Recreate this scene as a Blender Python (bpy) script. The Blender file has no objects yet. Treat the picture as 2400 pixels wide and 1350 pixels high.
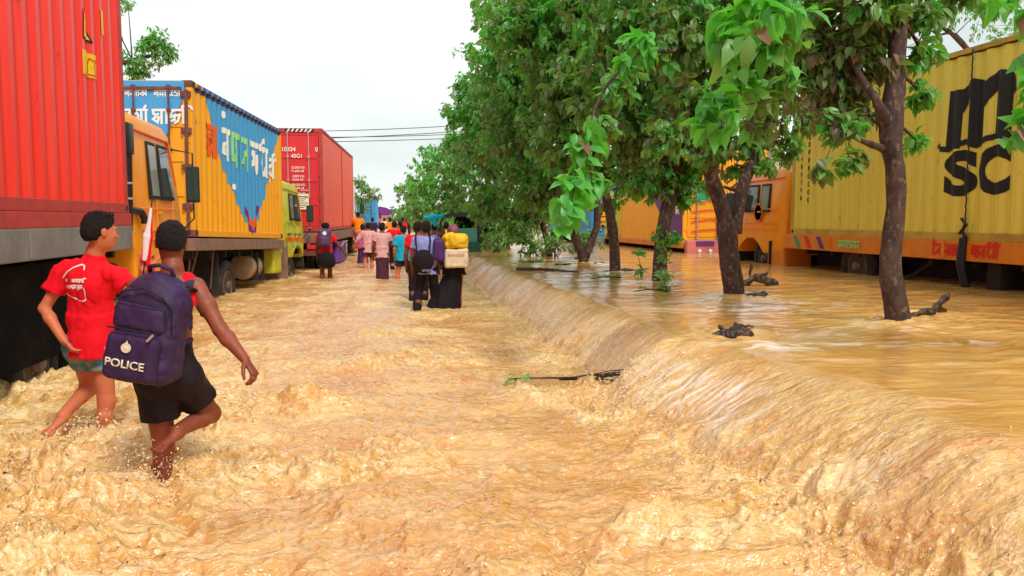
import bpy, bmesh, math, random
import numpy as np
from mathutils import Vector, Matrix
R = math.radians
random.seed(7)
rng = np.random.default_rng(11)
S = bpy.context.scene
COL = S.collection

# ------------------------------------------------------------------ camera
cam_d = bpy.data.cameras.new('camera')
cam_d.lens = 29.25; cam_d.sensor_width = 36; cam_d.clip_end = 2000; cam_d.clip_start = .05
cam = bpy.data.objects.new('camera', cam_d)
COL.objects.link(cam)
cam.location = (0, 0, 1.5)
cam.rotation_euler = (R(90 - 4.78), 0, R(-8.7))
S.camera = cam

# ------------------------------------------------------------------ sky, sun, exposure
SUN_EL, SUN_AZ = R(50), R(162)          # behind the camera, a little to the right, veiled by cloud
world = bpy.data.worlds.new('World'); S.world = world
world.use_nodes = True
nt = world.node_tree; nt.nodes.clear()
out = nt.nodes.new('ShaderNodeOutputWorld'); bg = nt.nodes.new('ShaderNodeBackground')
sky = nt.nodes.new('ShaderNodeTexSky'); sky.sky_type = 'NISHITA'; sky.sun_disc = False
sky.sun_elevation = SUN_EL; sky.sun_rotation = SUN_AZ
tc = nt.nodes.new('ShaderNodeTexCoord'); mp = nt.nodes.new('ShaderNodeMapping')
mp.inputs['Scale'].default_value = (1, 1, 3.2)
nz = nt.nodes.new('ShaderNodeTexNoise'); nz.inputs['Scale'].default_value = 2.3
nz.inputs['Detail'].default_value = 6; nz.inputs['Roughness'].default_value = .5
cr = nt.nodes.new('ShaderNodeValToRGB')
cr.color_ramp.elements[0].position = .36; cr.color_ramp.elements[0].color = (7.6, 8.3, 8.1, 1)
cr.color_ramp.elements[1].position = .60; cr.color_ramp.elements[1].color = (11.2, 11.4, 11.4, 1)
mx = nt.nodes.new('ShaderNodeMix'); mx.data_type = 'RGBA'; mx.inputs['Factor'].default_value = .9
lk = nt.links.new
lk(tc.outputs['Generated'], mp.inputs['Vector']); lk(mp.outputs['Vector'], nz.inputs['Vector'])
lk(nz.outputs['Fac'], cr.inputs['Fac'])
lk(sky.outputs['Color'], mx.inputs['A']); lk(cr.outputs['Color'], mx.inputs['B'])
lk(mx.outputs['Result'], bg.inputs['Color']); bg.inputs['Strength'].default_value = .1
lk(bg.outputs['Background'], out.inputs['Surface'])
sun_d = bpy.data.lights.new('sun', 'SUN'); sun_d.energy = 2.3; sun_d.angle = R(14)
sun_d.color = (1, .95, .86)
sun = bpy.data.objects.new('sun', sun_d); COL.objects.link(sun)
sun.rotation_euler = (R(90) - SUN_EL, 0, R(18))
S.view_settings.view_transform = 'Standard'; S.view_settings.look = 'None'
S.view_settings.gamma = 1; S.view_settings.exposure = .12
S.cycles.max_bounces = 6; S.cycles.transparent_max_bounces = 8
S.cycles.caustics_reflective = False; S.cycles.caustics_refractive = False

# ------------------------------------------------------------------ object helpers
def tag(o, label=None, cat=None, group=None, kind=None):
    if label: o['label'] = label
    if cat: o['category'] = cat
    if group: o['group'] = group
    if kind: o['kind'] = kind
    return o
def thing(name, label, cat, loc=(0, 0, 0), rz=0, group=None):
    o = bpy.data.objects.new(name, None); COL.objects.link(o)
    o.empty_display_size = .1
    o.location = loc; o.rotation_euler = (0, 0, rz)
    return tag(o, label, cat, group)
def sub_empty(name, parent, loc=(0, 0, 0), rot=(0, 0, 0)):
    o = bpy.data.objects.new(name, None); COL.objects.link(o); o.parent = parent
    o.location = loc; o.rotation_euler = rot
    return o
def link_mesh(name, me, mat, parent=None, smooth=False):
    o = bpy.data.objects.new(name, me); COL.objects.link(o)
    if isinstance(mat, (list, tuple)):
        for m in mat: me.materials.append(m)
    elif mat is not None: me.materials.append(mat)
    if parent is not None: o.parent = parent
    if smooth: me.shade_smooth()
    return o
def bm_obj(name, bm, mat, parent=None, smooth=False, sharp=None):
    me = bpy.data.meshes.new(name); bmesh.ops.recalc_face_normals(bm, faces=bm.faces[:])
    bm.to_mesh(me); bm.free()
    o = link_mesh(name, me, mat, parent, smooth)
    if sharp is not None:
        me.shade_smooth(); me.set_sharp_from_angle(angle=R(sharp))
    return o
def np_mesh(name, V, F, mat=None, parent=None, smooth=True, nv=4):
    """V (n,3), F (m,nv) arrays"""
    me = bpy.data.meshes.new(name)
    V = np.ascontiguousarray(V, np.float32); F = np.ascontiguousarray(F, np.int32)
    me.vertices.add(len(V)); me.vertices.foreach_set('co', V.ravel())
    me.loops.add(F.size); me.loops.foreach_set('vertex_index', F.ravel())
    me.polygons.add(len(F))
    me.polygons.foreach_set('loop_start', np.arange(0, F.size, nv, dtype=np.int32))
    me.polygons.foreach_set('loop_total', np.full(len(F), nv, np.int32))
    if smooth: me.polygons.foreach_set('use_smooth', np.ones(len(F), bool))
    me.update(calc_edges=True)
    return link_mesh(name, me, mat, parent)
def vattr(o, name, arr):
    a = o.data.attributes.new(name, 'FLOAT', 'POINT')
    a.data.foreach_set('value', np.ascontiguousarray(arr, np.float32).ravel())

def box(bm, lo, hi, bev=0, M=None, mi=0):
    r = bmesh.ops.create_cube(bm, size=1)
    vs = r['verts']
    for v in vs:
        v.co = Vector([(lo[i] + hi[i]) / 2 + v.co[i] * (hi[i] - lo[i]) for i in range(3)])
    if bev:
        es = list({e for v in vs for e in v.link_edges})
        rr = bmesh.ops.bevel(bm, geom=es, offset=bev, segments=2, affect='EDGES', profile=.6)
        vs = list({v for f in rr['faces'] for v in f.verts} | {v for v in vs if v.is_valid})
    if M is not None:
        for v in vs: v.co = M @ v.co
    if mi:
        for f in {f for v in vs for f in v.link_faces}: f.material_index = mi
    return vs
def tube(bm, pts, rad, n=8, cap=True, mi=0):
    """pts list of Vector, rad float or list"""
    pts = [Vector(p) for p in pts]
    if not isinstance(rad, (list, tuple)): rad = [rad] * len(pts)
    rings = []; up = None
    for i, p in enumerate(pts):
        t = (pts[min(i + 1, len(pts) - 1)] - pts[max(i - 1, 0)]).normalized()
        if up is None:
            up = Vector((0, 0, 1)) if abs(t.z) < .9 else Vector((1, 0, 0))
        a = (up - t * up.dot(t))
        if a.length < 1e-4: a = t.orthogonal()
        a.normalize(); b = t.cross(a); up = a
        rings.append([bm.verts.new(p + (a * math.cos(2 * math.pi * k / n) + b * math.sin(2 * math.pi * k / n)) * rad[i]) for k in range(n)])
    fs = []
    for i in range(len(rings) - 1):
        for k in range(n):
            fs.append(bm.faces.new((rings[i][k], rings[i][(k + 1) % n], rings[i + 1][(k + 1) % n], rings[i + 1][k])))
    if cap:
        fs.append(bm.faces.new(rings[0][::-1])); fs.append(bm.faces.new(rings[-1]))
    for f in fs: f.material_index = mi
    return rings
def lathe(bm, prof, n=24, axis='x', c=(0, 0, 0), mi=0, close=False):
    """prof: list of (r, h) turned about an axis"""
    rings = []
    for r, h in prof:
        ring = []
        for k in range(n):
            a = 2 * math.pi * k / n
            u, w = r * math.cos(a), r * math.sin(a)
            p = {'x': (h, u, w), 'y': (u, h, w), 'z': (u, w, h)}[axis]
            ring.append(bm.verts.new((p[0] + c[0], p[1] + c[1], p[2] + c[2])))
        rings.append(ring)
    m = len(rings)
    for i in range(m if close else m - 1):
        a, b = rings[i], rings[(i + 1) % m]
        for k in range(n):
            f = bm.faces.new((a[k], a[(k + 1) % n], b[(k + 1) % n], b[k])); f.material_index = mi
    if not close:
        for ring in (rings[0], rings[-1]):
            if len(ring) > 2: 
                f = bm.faces.new(ring); f.material_index = mi
def prism(bm, poly, h0, h1, axis='x', mi=0):
    """poly in the plane across the axis, extruded from h0 to h1"""
    def P(u, w, h): return {'x': (h, u, w), 'y': (u, h, w), 'z': (u, w, h)}[axis]
    a = [bm.verts.new(P(u, w, h0)) for u, w in poly]; b = [bm.verts.new(P(u, w, h1)) for u, w in poly]
    n = len(poly); fs = [bm.faces.new(a), bm.faces.new(b[::-1])]
    for k in range(n): fs.append(bm.faces.new((a[k], b[k], b[(k + 1) % n], a[(k + 1) % n])))
    for f in fs: f.material_index = mi
    return a + b

# ------------------------------------------------------------------ noise
_perm = np.random.default_rng(5).permutation(256).astype(np.int32)
_ang = np.random.default_rng(6).random(256) * 2 * np.pi
_gx, _gy = np.cos(_ang).astype(np.float32), np.sin(_ang).astype(np.float32)
_val = np.random.default_rng(9).random(256).astype(np.float32) * 2 - 1
def pn2(x, y, seed=0):
    x = np.asarray(x, np.float32) + seed * 17.31; y = np.asarray(y, np.float32) + seed * 5.77
    xi = np.floor(x); yi = np.floor(y); fx = x - xi; fy = y - yi
    xi = xi.astype(np.int32) & 255; yi = yi.astype(np.int32) & 255
    u = fx * fx * fx * (fx * (fx * 6 - 15) + 10); v = fy * fy * fy * (fy * (fy * 6 - 15) + 10)
    def g(ix, iy, dx, dy):
        h = _perm[(_perm[ix & 255] + iy) & 255]
        return _gx[h] * dx + _gy[h] * dy
    a = g(xi, yi, fx, fy); b = g(xi + 1, yi, fx - 1, fy)
    c = g(xi, yi + 1, fx, fy - 1); d = g(xi + 1, yi + 1, fx - 1, fy - 1)
    return (a + u * (b - a) + v * ((c + u * (d - c)) - (a + u * (b - a)))) * 1.5
def vn3(x, y, z, seed=0):
    x = np.asarray(x, np.float32) + seed * 13.7; y = np.asarray(y, np.float32) + seed * 3.1; z = np.asarray(z, np.float32)
    xi = np.floor(x); yi = np.floor(y); zi = np.floor(z)
    fx, fy, fz = x - xi, y - yi, z - zi
    xi = xi.astype(np.int32); yi = yi.astype(np.int32); zi = zi.astype(np.int32)
    u = fx * fx * (3 - 2 * fx); v = fy * fy * (3 - 2 * fy); w = fz * fz * (3 - 2 * fz)
    def g(i, j, k): return _val[_perm[(_perm[(_perm[i & 255] + j) & 255] + k) & 255]]
    def l(a, b, t): return a + (b - a) * t
    return l(l(l(g(xi, yi, zi), g(xi + 1, yi, zi), u), l(g(xi, yi + 1, zi), g(xi + 1, yi + 1, zi), u), v),
             l(l(g(xi, yi, zi + 1), g(xi + 1, yi, zi + 1), u), l(g(xi, yi + 1, zi + 1), g(xi + 1, yi + 1, zi + 1), u), v), w)
def sstep(a, b, x):
    t = np.clip((x - a) / (b - a), 0, 1); return t * t * (3 - 2 * t)

# ------------------------------------------------------------------ materials
def srgb(r, g, b):
    f = lambda c: (c / 255 / 12.92) if c / 255 <= .04045 else ((c / 255 + .055) / 1.055) ** 2.4
    return (f(r), f(g), f(b), 1)
def mat(name, col, rough=.6, metal=0, dirt=None, dirt_amt=.35, scale=3, bump=0, bscale=40, spec=.5, streak=False, sub=None, wear=0):
    m = bpy.data.materials.new(name); m.use_nodes = True
    t = m.node_tree; p = t.nodes['Principled BSDF']; L = t.links.new
    p.inputs['Base Color'].default_value = col; p.inputs['Roughness'].default_value = rough
    p.inputs['Metallic'].default_value = metal; p.inputs['Specular IOR Level'].default_value = spec
    tcn = t.nodes.new('ShaderNodeTexCoord')
    if dirt is not None:
        n = t.nodes.new('ShaderNodeTexNoise'); n.inputs['Scale'].default_value = scale; n.inputs['Detail'].default_value = 8
        n.inputs['Roughness'].default_value = .65
        mpn = t.nodes.new('ShaderNodeMapping')
        if streak: mpn.inputs['Scale'].default_value = (6, 6, .5)
        L(tcn.outputs['Object'], mpn.inputs['Vector']); L(mpn.outputs['Vector'], n.inputs['Vector'])
        r = t.nodes.new('ShaderNodeMapRange'); r.inputs['From Min'].default_value = .42; r.inputs['From Max'].default_value = .72
        r.inputs['To Max'].default_value = dirt_amt
        x = t.nodes.new('ShaderNodeMix'); x.data_type = 'RGBA'
        L(n.outputs['Fac'], r.inputs['Value']); L(r.outputs['Result'], x.inputs['Factor'])
        x.inputs['A'].default_value = col; x.inputs['B'].default_value = dirt
        L(x.outputs['Result'], p.inputs['Base Color'])
        r2 = t.nodes.new('ShaderNodeMapRange'); r2.inputs['To Min'].default_value = rough; r2.inputs['To Max'].default_value = min(1, rough + .25)
        L(r.outputs['Result'], r2.inputs['Value']); L(r2.outputs['Result'], p.inputs['Roughness'])
    if wear:
        src_ = p.inputs['Base Color'].links[0].from_socket
        n = t.nodes.new('ShaderNodeTexNoise'); n.inputs['Scale'].default_value = 5.5; n.inputs['Detail'].default_value = 10; n.inputs['Roughness'].default_value = .74
        mp2 = t.nodes.new('ShaderNodeMapping'); mp2.inputs['Scale'].default_value = (1, 1, .45); mp2.inputs['Location'].default_value = (3.1, 1.7, 0)
        L(tcn.outputs['Object'], mp2.inputs['Vector']); L(mp2.outputs['Vector'], n.inputs['Vector'])
        r = t.nodes.new('ShaderNodeMapRange'); r.inputs['From Min'].default_value = .61; r.inputs['From Max'].default_value = .69; r.inputs['To Max'].default_value = wear
        x = t.nodes.new('ShaderNodeMix'); x.data_type = 'RGBA'; x.inputs['B'].default_value = srgb(96, 52, 34)
        L(n.outputs['Fac'], r.inputs['Value']); L(r.outputs['Result'], x.inputs['Factor']); L(src_, x.inputs['A']); L(x.outputs['Result'], p.inputs['Base Color'])
    if bump:
        n = t.nodes.new('ShaderNodeTexNoise'); n.inputs['Scale'].default_value = bscale; n.inputs['Detail'].default_value = 5
        L(tcn.outputs['Object'], n.inputs['Vector'])
        b = t.nodes.new('ShaderNodeBump'); b.inputs['Strength'].default_value = bump; b.inputs['Distance'].default_value = .01
        L(n.outputs['Fac'], b.inputs['Height']); L(b.outputs['Normal'], p.inputs['Normal'])
    if sub: p.inputs['Subsurface Weight'].default_value = sub; p.inputs['Subsurface Radius'].default_value = (.02, .008, .004)
    return m
RUST = srgb(105, 66, 48); GRIME = srgb(92, 82, 70)
M = dict(
    red=mat('red container paint', srgb(238, 54, 46), .36, dirt=srgb(236, 96, 80), dirt_amt=.4, scale=1.4, streak=True, bump=.08, wear=0.7),
    red_door=mat('red door paint', srgb(222, 40, 48), .45, dirt=srgb(176, 28, 42), dirt_amt=.5, scale=2, wear=0.6),
    red_side=mat('orange red container paint', srgb(244, 96, 72), .5, dirt=srgb(236, 104, 84), dirt_amt=.4, scale=.8, wear=0.6),
    rust=mat('rusted steel', srgb(98, 60, 58), .8, dirt=srgb(150, 90, 62), dirt_amt=.7, scale=7, bump=.3),
    red_frame=mat('faded red steel', srgb(186, 56, 54), .55, dirt=srgb(120, 50, 44), dirt_amt=.5, scale=4, wear=0.9),
    msc=mat('ochre container paint', srgb(232, 212, 92), .5, dirt=srgb(206, 172, 76), dirt_amt=.45, scale=1.2, streak=True, wear=0.65),
    msc_frame=mat('ochre steel frame', srgb(200, 166, 66), .55, dirt=srgb(130, 92, 44), dirt_amt=.6, scale=3, wear=0.9),
    orange=mat('orange box paint', srgb(244, 170, 18), .5, dirt=srgb(214, 134, 28), dirt_amt=.35, scale=1.5, streak=True, wear=0.75),
    blue=mat('blue box paint', srgb(64, 156, 220), .5, dirt=srgb(90, 165, 190), dirt_amt=.4, scale=2, wear=0.6),
    blue_dark=mat('dark blue paint', srgb(50, 54, 120), .5),
    purple=mat('purple paint', srgb(104, 42, 132), .55, dirt=srgb(70, 40, 96), dirt_amt=.4),
    cab=mat('orange cab paint', srgb(248, 156, 6), .34, dirt=srgb(226, 122, 14), dirt_amt=.35, scale=2.5, wear=0.35),
    cab_yellow=mat('yellow cab paint', srgb(212, 206, 44), .4, dirt=srgb(130, 150, 50), dirt_amt=.6, scale=5, wear=0.7),
    cab_blue=mat('blue cab paint', srgb(56, 140, 190), .4, dirt=srgb(40, 90, 130), dirt_amt=.4),
    bed=mat('grey bed rail', srgb(128, 126, 126), .7, dirt=srgb(92, 76, 74), dirt_amt=.6, scale=3, bump=.2, wear=0.8),
    bed_brown=mat('brown bed rail', srgb(140, 108, 92), .75, dirt=srgb(98, 72, 66), dirt_amt=.6, scale=4, bump=.2),
    bed_orange=mat('orange bed rail', srgb(226, 132, 24), .55, dirt=srgb(180, 90, 30), dirt_amt=.4, scale=4, wear=0.9),
    dark=mat('black grimy steel', srgb(28, 24, 24), .8, dirt=srgb(70, 56, 48), dirt_amt=.5, scale=5, bump=.3),
    tyre=mat('mud worn tyre', srgb(34, 28, 30), .85, dirt=srgb(84, 66, 56), dirt_amt=.6, scale=6, bump=.4),
    rim=mat('dusty steel rim', srgb(120, 100, 90), .6, .3, dirt=srgb(80, 60, 50), dirt_amt=.7, scale=6),
    tank=mat('aluminium tank', srgb(190, 160, 130), .5, .4, dirt=srgb(120, 90, 70), dirt_amt=.5),
    glass=mat('cab glass', srgb(58, 66, 62), .06, spec=.8),
    glass_pale=mat('dusty cab glass', srgb(120, 122, 112), .15, spec=.8),
    rubber=mat('black rubber', srgb(20, 18, 20), .7),
    plastic=mat('black plastic', srgb(26, 22, 28), .45, bump=.05),
    white=mat('white paint', srgb(236, 236, 232), .55),
    black=mat('black paint', srgb(28, 22, 28), .6),
    green=mat('green paint', srgb(30, 160, 110), .5),
    green_pale=mat('pale green paint', srgb(150, 220, 140), .5),
    red_text=mat('red paint', srgb(222, 30, 34), .5),
    orange_text=mat('dark orange paint', srgb(232, 92, 20), .5),
    yellow=mat('yellow sticker', srgb(238, 196, 16), .45, dirt=srgb(190, 140, 30), dirt_amt=.4, scale=14),
    rod=mat('galvanised lock rod', srgb(196, 160, 165), .45, .3),
    mirror=mat('mirror glass', (.03, .05, .04, 1), .12),
    pink=mat('pink paint', srgb(206, 120, 120), .6, dirt=srgb(120, 70, 70), dirt_amt=.5),
    card=mat('cream notice', srgb(236, 228, 196), .7),
    wire=mat('black cable', srgb(40, 44, 46), .6),
    concrete=mat('pale concrete', srgb(196, 184, 168), .85, dirt=srgb(150, 130, 110), dirt_amt=.5),
)
# ------------------------------------------------------------------ ground far away and the flood water
def water_fields(x, y):
    """height and froth of the flood at world x, y"""
    x = x.astype(np.float32); y = y.astype(np.float32)
    # line of the submerged road edge the water pours over
    wob = .14 * pn2(y * .55, y * 0, 1) + .09 * pn2(y * 1.6, x * .6, 2) + .035 * pn2(y * 4.5, x * 1.5, 50)
    crest = 2.42 + .32 * np.exp(-((y - 4.7) / 1.3) ** 2) + wob
    foot = 1.92 + .16 * np.exp(-((y - 3.2) / 1.2) ** 2) + .10 * pn2(y * .9, y * 0, 3) - .2 * np.exp(-((y - 6.1) / .5) ** 2)
    far = sstep(26, 48, y)
    soft = .10 + .25 * sstep(5.2, 3.4, y)
    t = np.clip((x - foot) / (crest - foot + soft), 0, 1)
    up = 1 - (1 - t) ** (1.65 + .5 * sstep(5.2, 3.4, y))
    H = (.50 - .2 * far)
    z = H * up + .05 * sstep(2.8, 6, x) + .04 * sstep(6, 9, x)
    face = np.clip(1 - np.abs(t - .42) / .5, 0, 1) ** .8 * (1 - far)
    lower = 1 - sstep(-.1, .45, t); upper = sstep(.7, 1.0, t)
    near = np.exp(-np.maximum(y - 3, 0) / 14)
    # domain warp
    wx = x + .22 * pn2(x * 1.3, y * 1.3, 4) + .08 * pn2(x * 4, y * 4, 5)
    wy = y + .22 * pn2(x * 1.3, y * 1.3, 6) + .08 * pn2(x * 4, y * 4, 7)
    # big waves of the lower road
    big = pn2(wx * .8, wy * 1.15, 8); mid = pn2(wx * 2.2, wy * 3.0, 9)
    rid = 1 - np.abs(pn2(wx * 3.4, wy * 5.2, 10)); rid2 = 1 - np.abs(pn2(wx * 8, wy * 13, 11))
    fine = pn2(wx * 19, wy * 31, 12); fine2 = pn2(wx * 44, wy * 60, 13)
    curl = 1 - np.abs(pn2(wx * 11, wy * 11, 14)); curl2 = 1 - np.abs(pn2(wx * 24, wy * 24, 15))
    # froth: patches, the side by the lorries, the foot of the fall
    fr = sstep(.12, .42, pn2(wx * .62, wy * .85, 16) + .45 * pn2(wx * 1.9, wy * 2.6, 17))
    left = sstep(-.55, -1.15, x + .12 * (y - 4.5) + .3 * pn2(x * .9, y * .9, 18)) * sstep(11, 7, y) * sstep(2.4, 3.6, y)
    footf = np.exp(-((x - foot + .12) / .34) ** 2) * (.5 + .5 * sstep(-.2, .4, pn2(x * 1.2, y * 1.2, 19)))
    tongue = np.exp(-((x - 1.9 - .1 * (y - 6.4)) / .9) ** 2 - ((y - 6.5 + .35 * (x - 2.0)) / .22) ** 2)
    band = np.exp(-((y - 8.6 - .35 * x) / .5) ** 2) * sstep(1.2, -.4, x)
    band2 = np.exp(-((y - 6.3 + .25 * x) / .35) ** 2) * sstep(.0, -.7, x)
    nearf = sstep(3.6, 2.5, y) * sstep(-.5, .5, pn2(wx * .9, wy * .9, 20) + .1)
    ripm = .45 + .55 * sstep(-.35, .25, pn2(x * .8, y * 1.1, 51))
    foam = np.clip(fr * .8 + left + footf * .9 + tongue * 1.3 + .7 * band + .8 * band2 + nearf, 0, 1) * (1 - .93 * upper)
    # smooth sheet patches on the upper side
    rockf = np.exp(-((x - 3.2) / .8) ** 2 - ((y - 6.5) / .5) ** 2) + .8 * np.exp(-((x - 4.3) / .7) ** 2 - ((y - 9.2) / .6) ** 2)
    z = z + lower * near * (.062 * big + .042 * mid + .030 * rid * rid + ripm * (.026 * rid2 * rid2 + .0120 * (1 - np.abs(fine)) ** 2 + .0034 * fine2))
    z = z + lower * (1 - near) * (.03 * big + .02 * mid + .012 * rid2)
    curl0 = 1 - np.abs(pn2(wx * 4.6 + .8 * mid, wy * 5.4, 44))
    z = z + foam * lower * (.080 * (curl0 ** 2 - .4) + .030 * (curl ** 1.5 - .5) * (.4 + curl0) + .007 * (curl2 - .5) + .05 * np.abs(mid)) * np.clip(near * 1.2, .3, 1)
    mound = .15 * np.exp(-((x + 2.0) / 1.05) ** 2 - ((y - 5.0) / .75) ** 2) + .11 * np.exp(-((x + 2.0) / .7) ** 2 - ((y - 3.7) / .3) ** 2)
    z = z + mound * (.7 + .5 * mid + .4 * (curl - .6)) + .07 * tongue * (1 + mid) + .08 * band2 * (.6 + mid) + .05 * band
    # falling face: grooves run down the slope
    s1 = pn2(y * 7 + .5 * mid, x * 1.2, 21); s2 = pn2(y * 22 + .5 * x, x * 2.2, 22); s3 = pn2(y * 55, x * 4, 23)
    lum = np.maximum(0, pn2(x * 1.7, y * 1.5, 24)) * sstep(5.5, 3.5, y)
    rib = .5 + .5 * pn2(y * .8, x * .5, 41)
    z = z + face * ((.022 * s1 + .012 * s2 * rib + .004 * s3 * rib) * (.45 + .55 * sstep(3.8, 5.4, y)) + .10 * lum * (1 + .6 * s1) + .014 * pn2(x * 6, y * 6, 40))
    roughn = sstep(5.6, 3.0, y) * (face + .4 * lower)
    z = z + roughn * (.022 * (curl - .5) + .03 * mid + .010 * curl2)
    # upper sheet
    ub = pn2(wx * .55 + .3 * wy, wy * 1.1, 25); um = pn2(wx * 1.6 + .8 * wy, wy * 4.0, 26); uf = pn2(wx * 5 + 2 * wy, wy * 13, 27)
    calm = sstep(2.5, 4.5, x)
    z = z + upper * ((.016 - .004 * calm) * ub + .009 * um + .0032 * uf + .0012 * pn2(wx * 16, wy * 32, 28)) * (1 + 1.6 * rockf)
    rock2 = np.exp(-((x - 4.0) / .9) ** 2 - ((y - 8.6) / .55) ** 2) + np.exp(-((x - 3.25) / .7) ** 2 - ((y - 6.0) / .18) ** 2) + .8 * np.exp(-((x - 4.6) / .5) ** 2 - ((y - 5.9) / .2) ** 2)
    uppf = upper * np.clip(1.3 * rock2 * sstep(-.2, .3, um + uf) + .9 * rockf * sstep(-.1, .5, um + uf) + .8 * sstep(.62, .85, pn2(wx * .8, wy * 2.4, 29) + .3 * uf), 0, 1)
    foam = np.clip(foam + .55 * uppf + face * (.15 + .35 * sstep(4.2, 5.4, y)) * sstep(.15, .75, s2 + .6 * s1 + .35 * s3) * (.35 + sstep(-.2, .3, pn2(y * .9, x * .7, 45))), 0, 1)
    # wakes where the water strikes trunks, wheels and legs
    for cx, cy, r in WAKES:
        d2 = ((x - cx) / r) ** 2 + ((y - cy) / r) ** 2
        g = np.exp(-d2 * .35)
        z = z + .03 * g * (r / .3) * (1 + uf); foam = np.clip(foam + .7 * np.exp(-d2 * .5) * (.6 + .5 * um), 0, 1)
        ds = np.exp(-((y - cy - .15 * (x - cx)) / (r * .9)) ** 2) * sstep(cx + r, cx - .2, x) * sstep(cx - 6 * r, cx - r, x) * .5
        foam = np.clip(foam + ds * sstep(-.2, .5, um + uf), 0, 1)
    tq = np.clip((t - .08) / .55, 0, 1); band_ = tq * (1 - tq) * 4 * (1 - far)
    patch = np.clip(sstep(.0, .45, pn2(y * .75, x * .3, 46)) * sstep(4.4, 6.0, y) * .8 + np.exp(-((y - 5.55) / .65) ** 2) + .25 * np.exp(-((y - 3.6) / .3) ** 2), 0, 1)
    crestw = upper * np.clip(rock2 * 1.2, 0, 1) * sstep(.05, .5, um + 1.2 * uf)
    streak = np.maximum(crestw * .8, band_ ** .6 * patch * sstep(-.15, .42, pn2(y * 26 + 1.2 * mid, x * 2.4, 47) + .5 * pn2(y * 60, x * 5, 48) + .25 * s1))
    for cx, cy in ((-1.25, 4.58), (-1.83, 5.55), (-2.0, 5.45), (-2.9, 7.9)):
        r_ = np.sqrt((x - cx) ** 2 + (y - cy) ** 2); ring = np.exp(-((r_ - .13) / .09) ** 2)
        z = z + ring * (.012 + .05 * np.maximum(0, mid + curl0 - .8)); foam = np.clip(foam + ring + .5 * np.exp(-(r_ / .5) ** 2), 0, 1)
    return z, foam, upper, np.clip(streak, 0, 1)

WAKES = [(4.64, 6.98, .32), (4.38, 9.97, .26), (4.23, 12.47, .24), (4.22, 15, .22), (4.24, 17.6, .3),
         (2.95, 6.74, .24), (4.5, 9.5, .2), (5.3, 7.5, .25),
         (-1.25, 4.66, .10), (-1.9, 5.6, .12), (.55, 13.4, .15), (.82, 13.5, .12), (1.08, 13.7, .25),
         (-2.7, 16.5, .4), (-2.3, 21.3, .3), (-1.4, 20.9, .15), (-.06, 20.7, .15), (.46, 20.6, .15)]
def water_at(x, y):
    return float(water_fields(np.array([x], np.float32), np.array([y], np.float32))[0][0])

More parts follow.
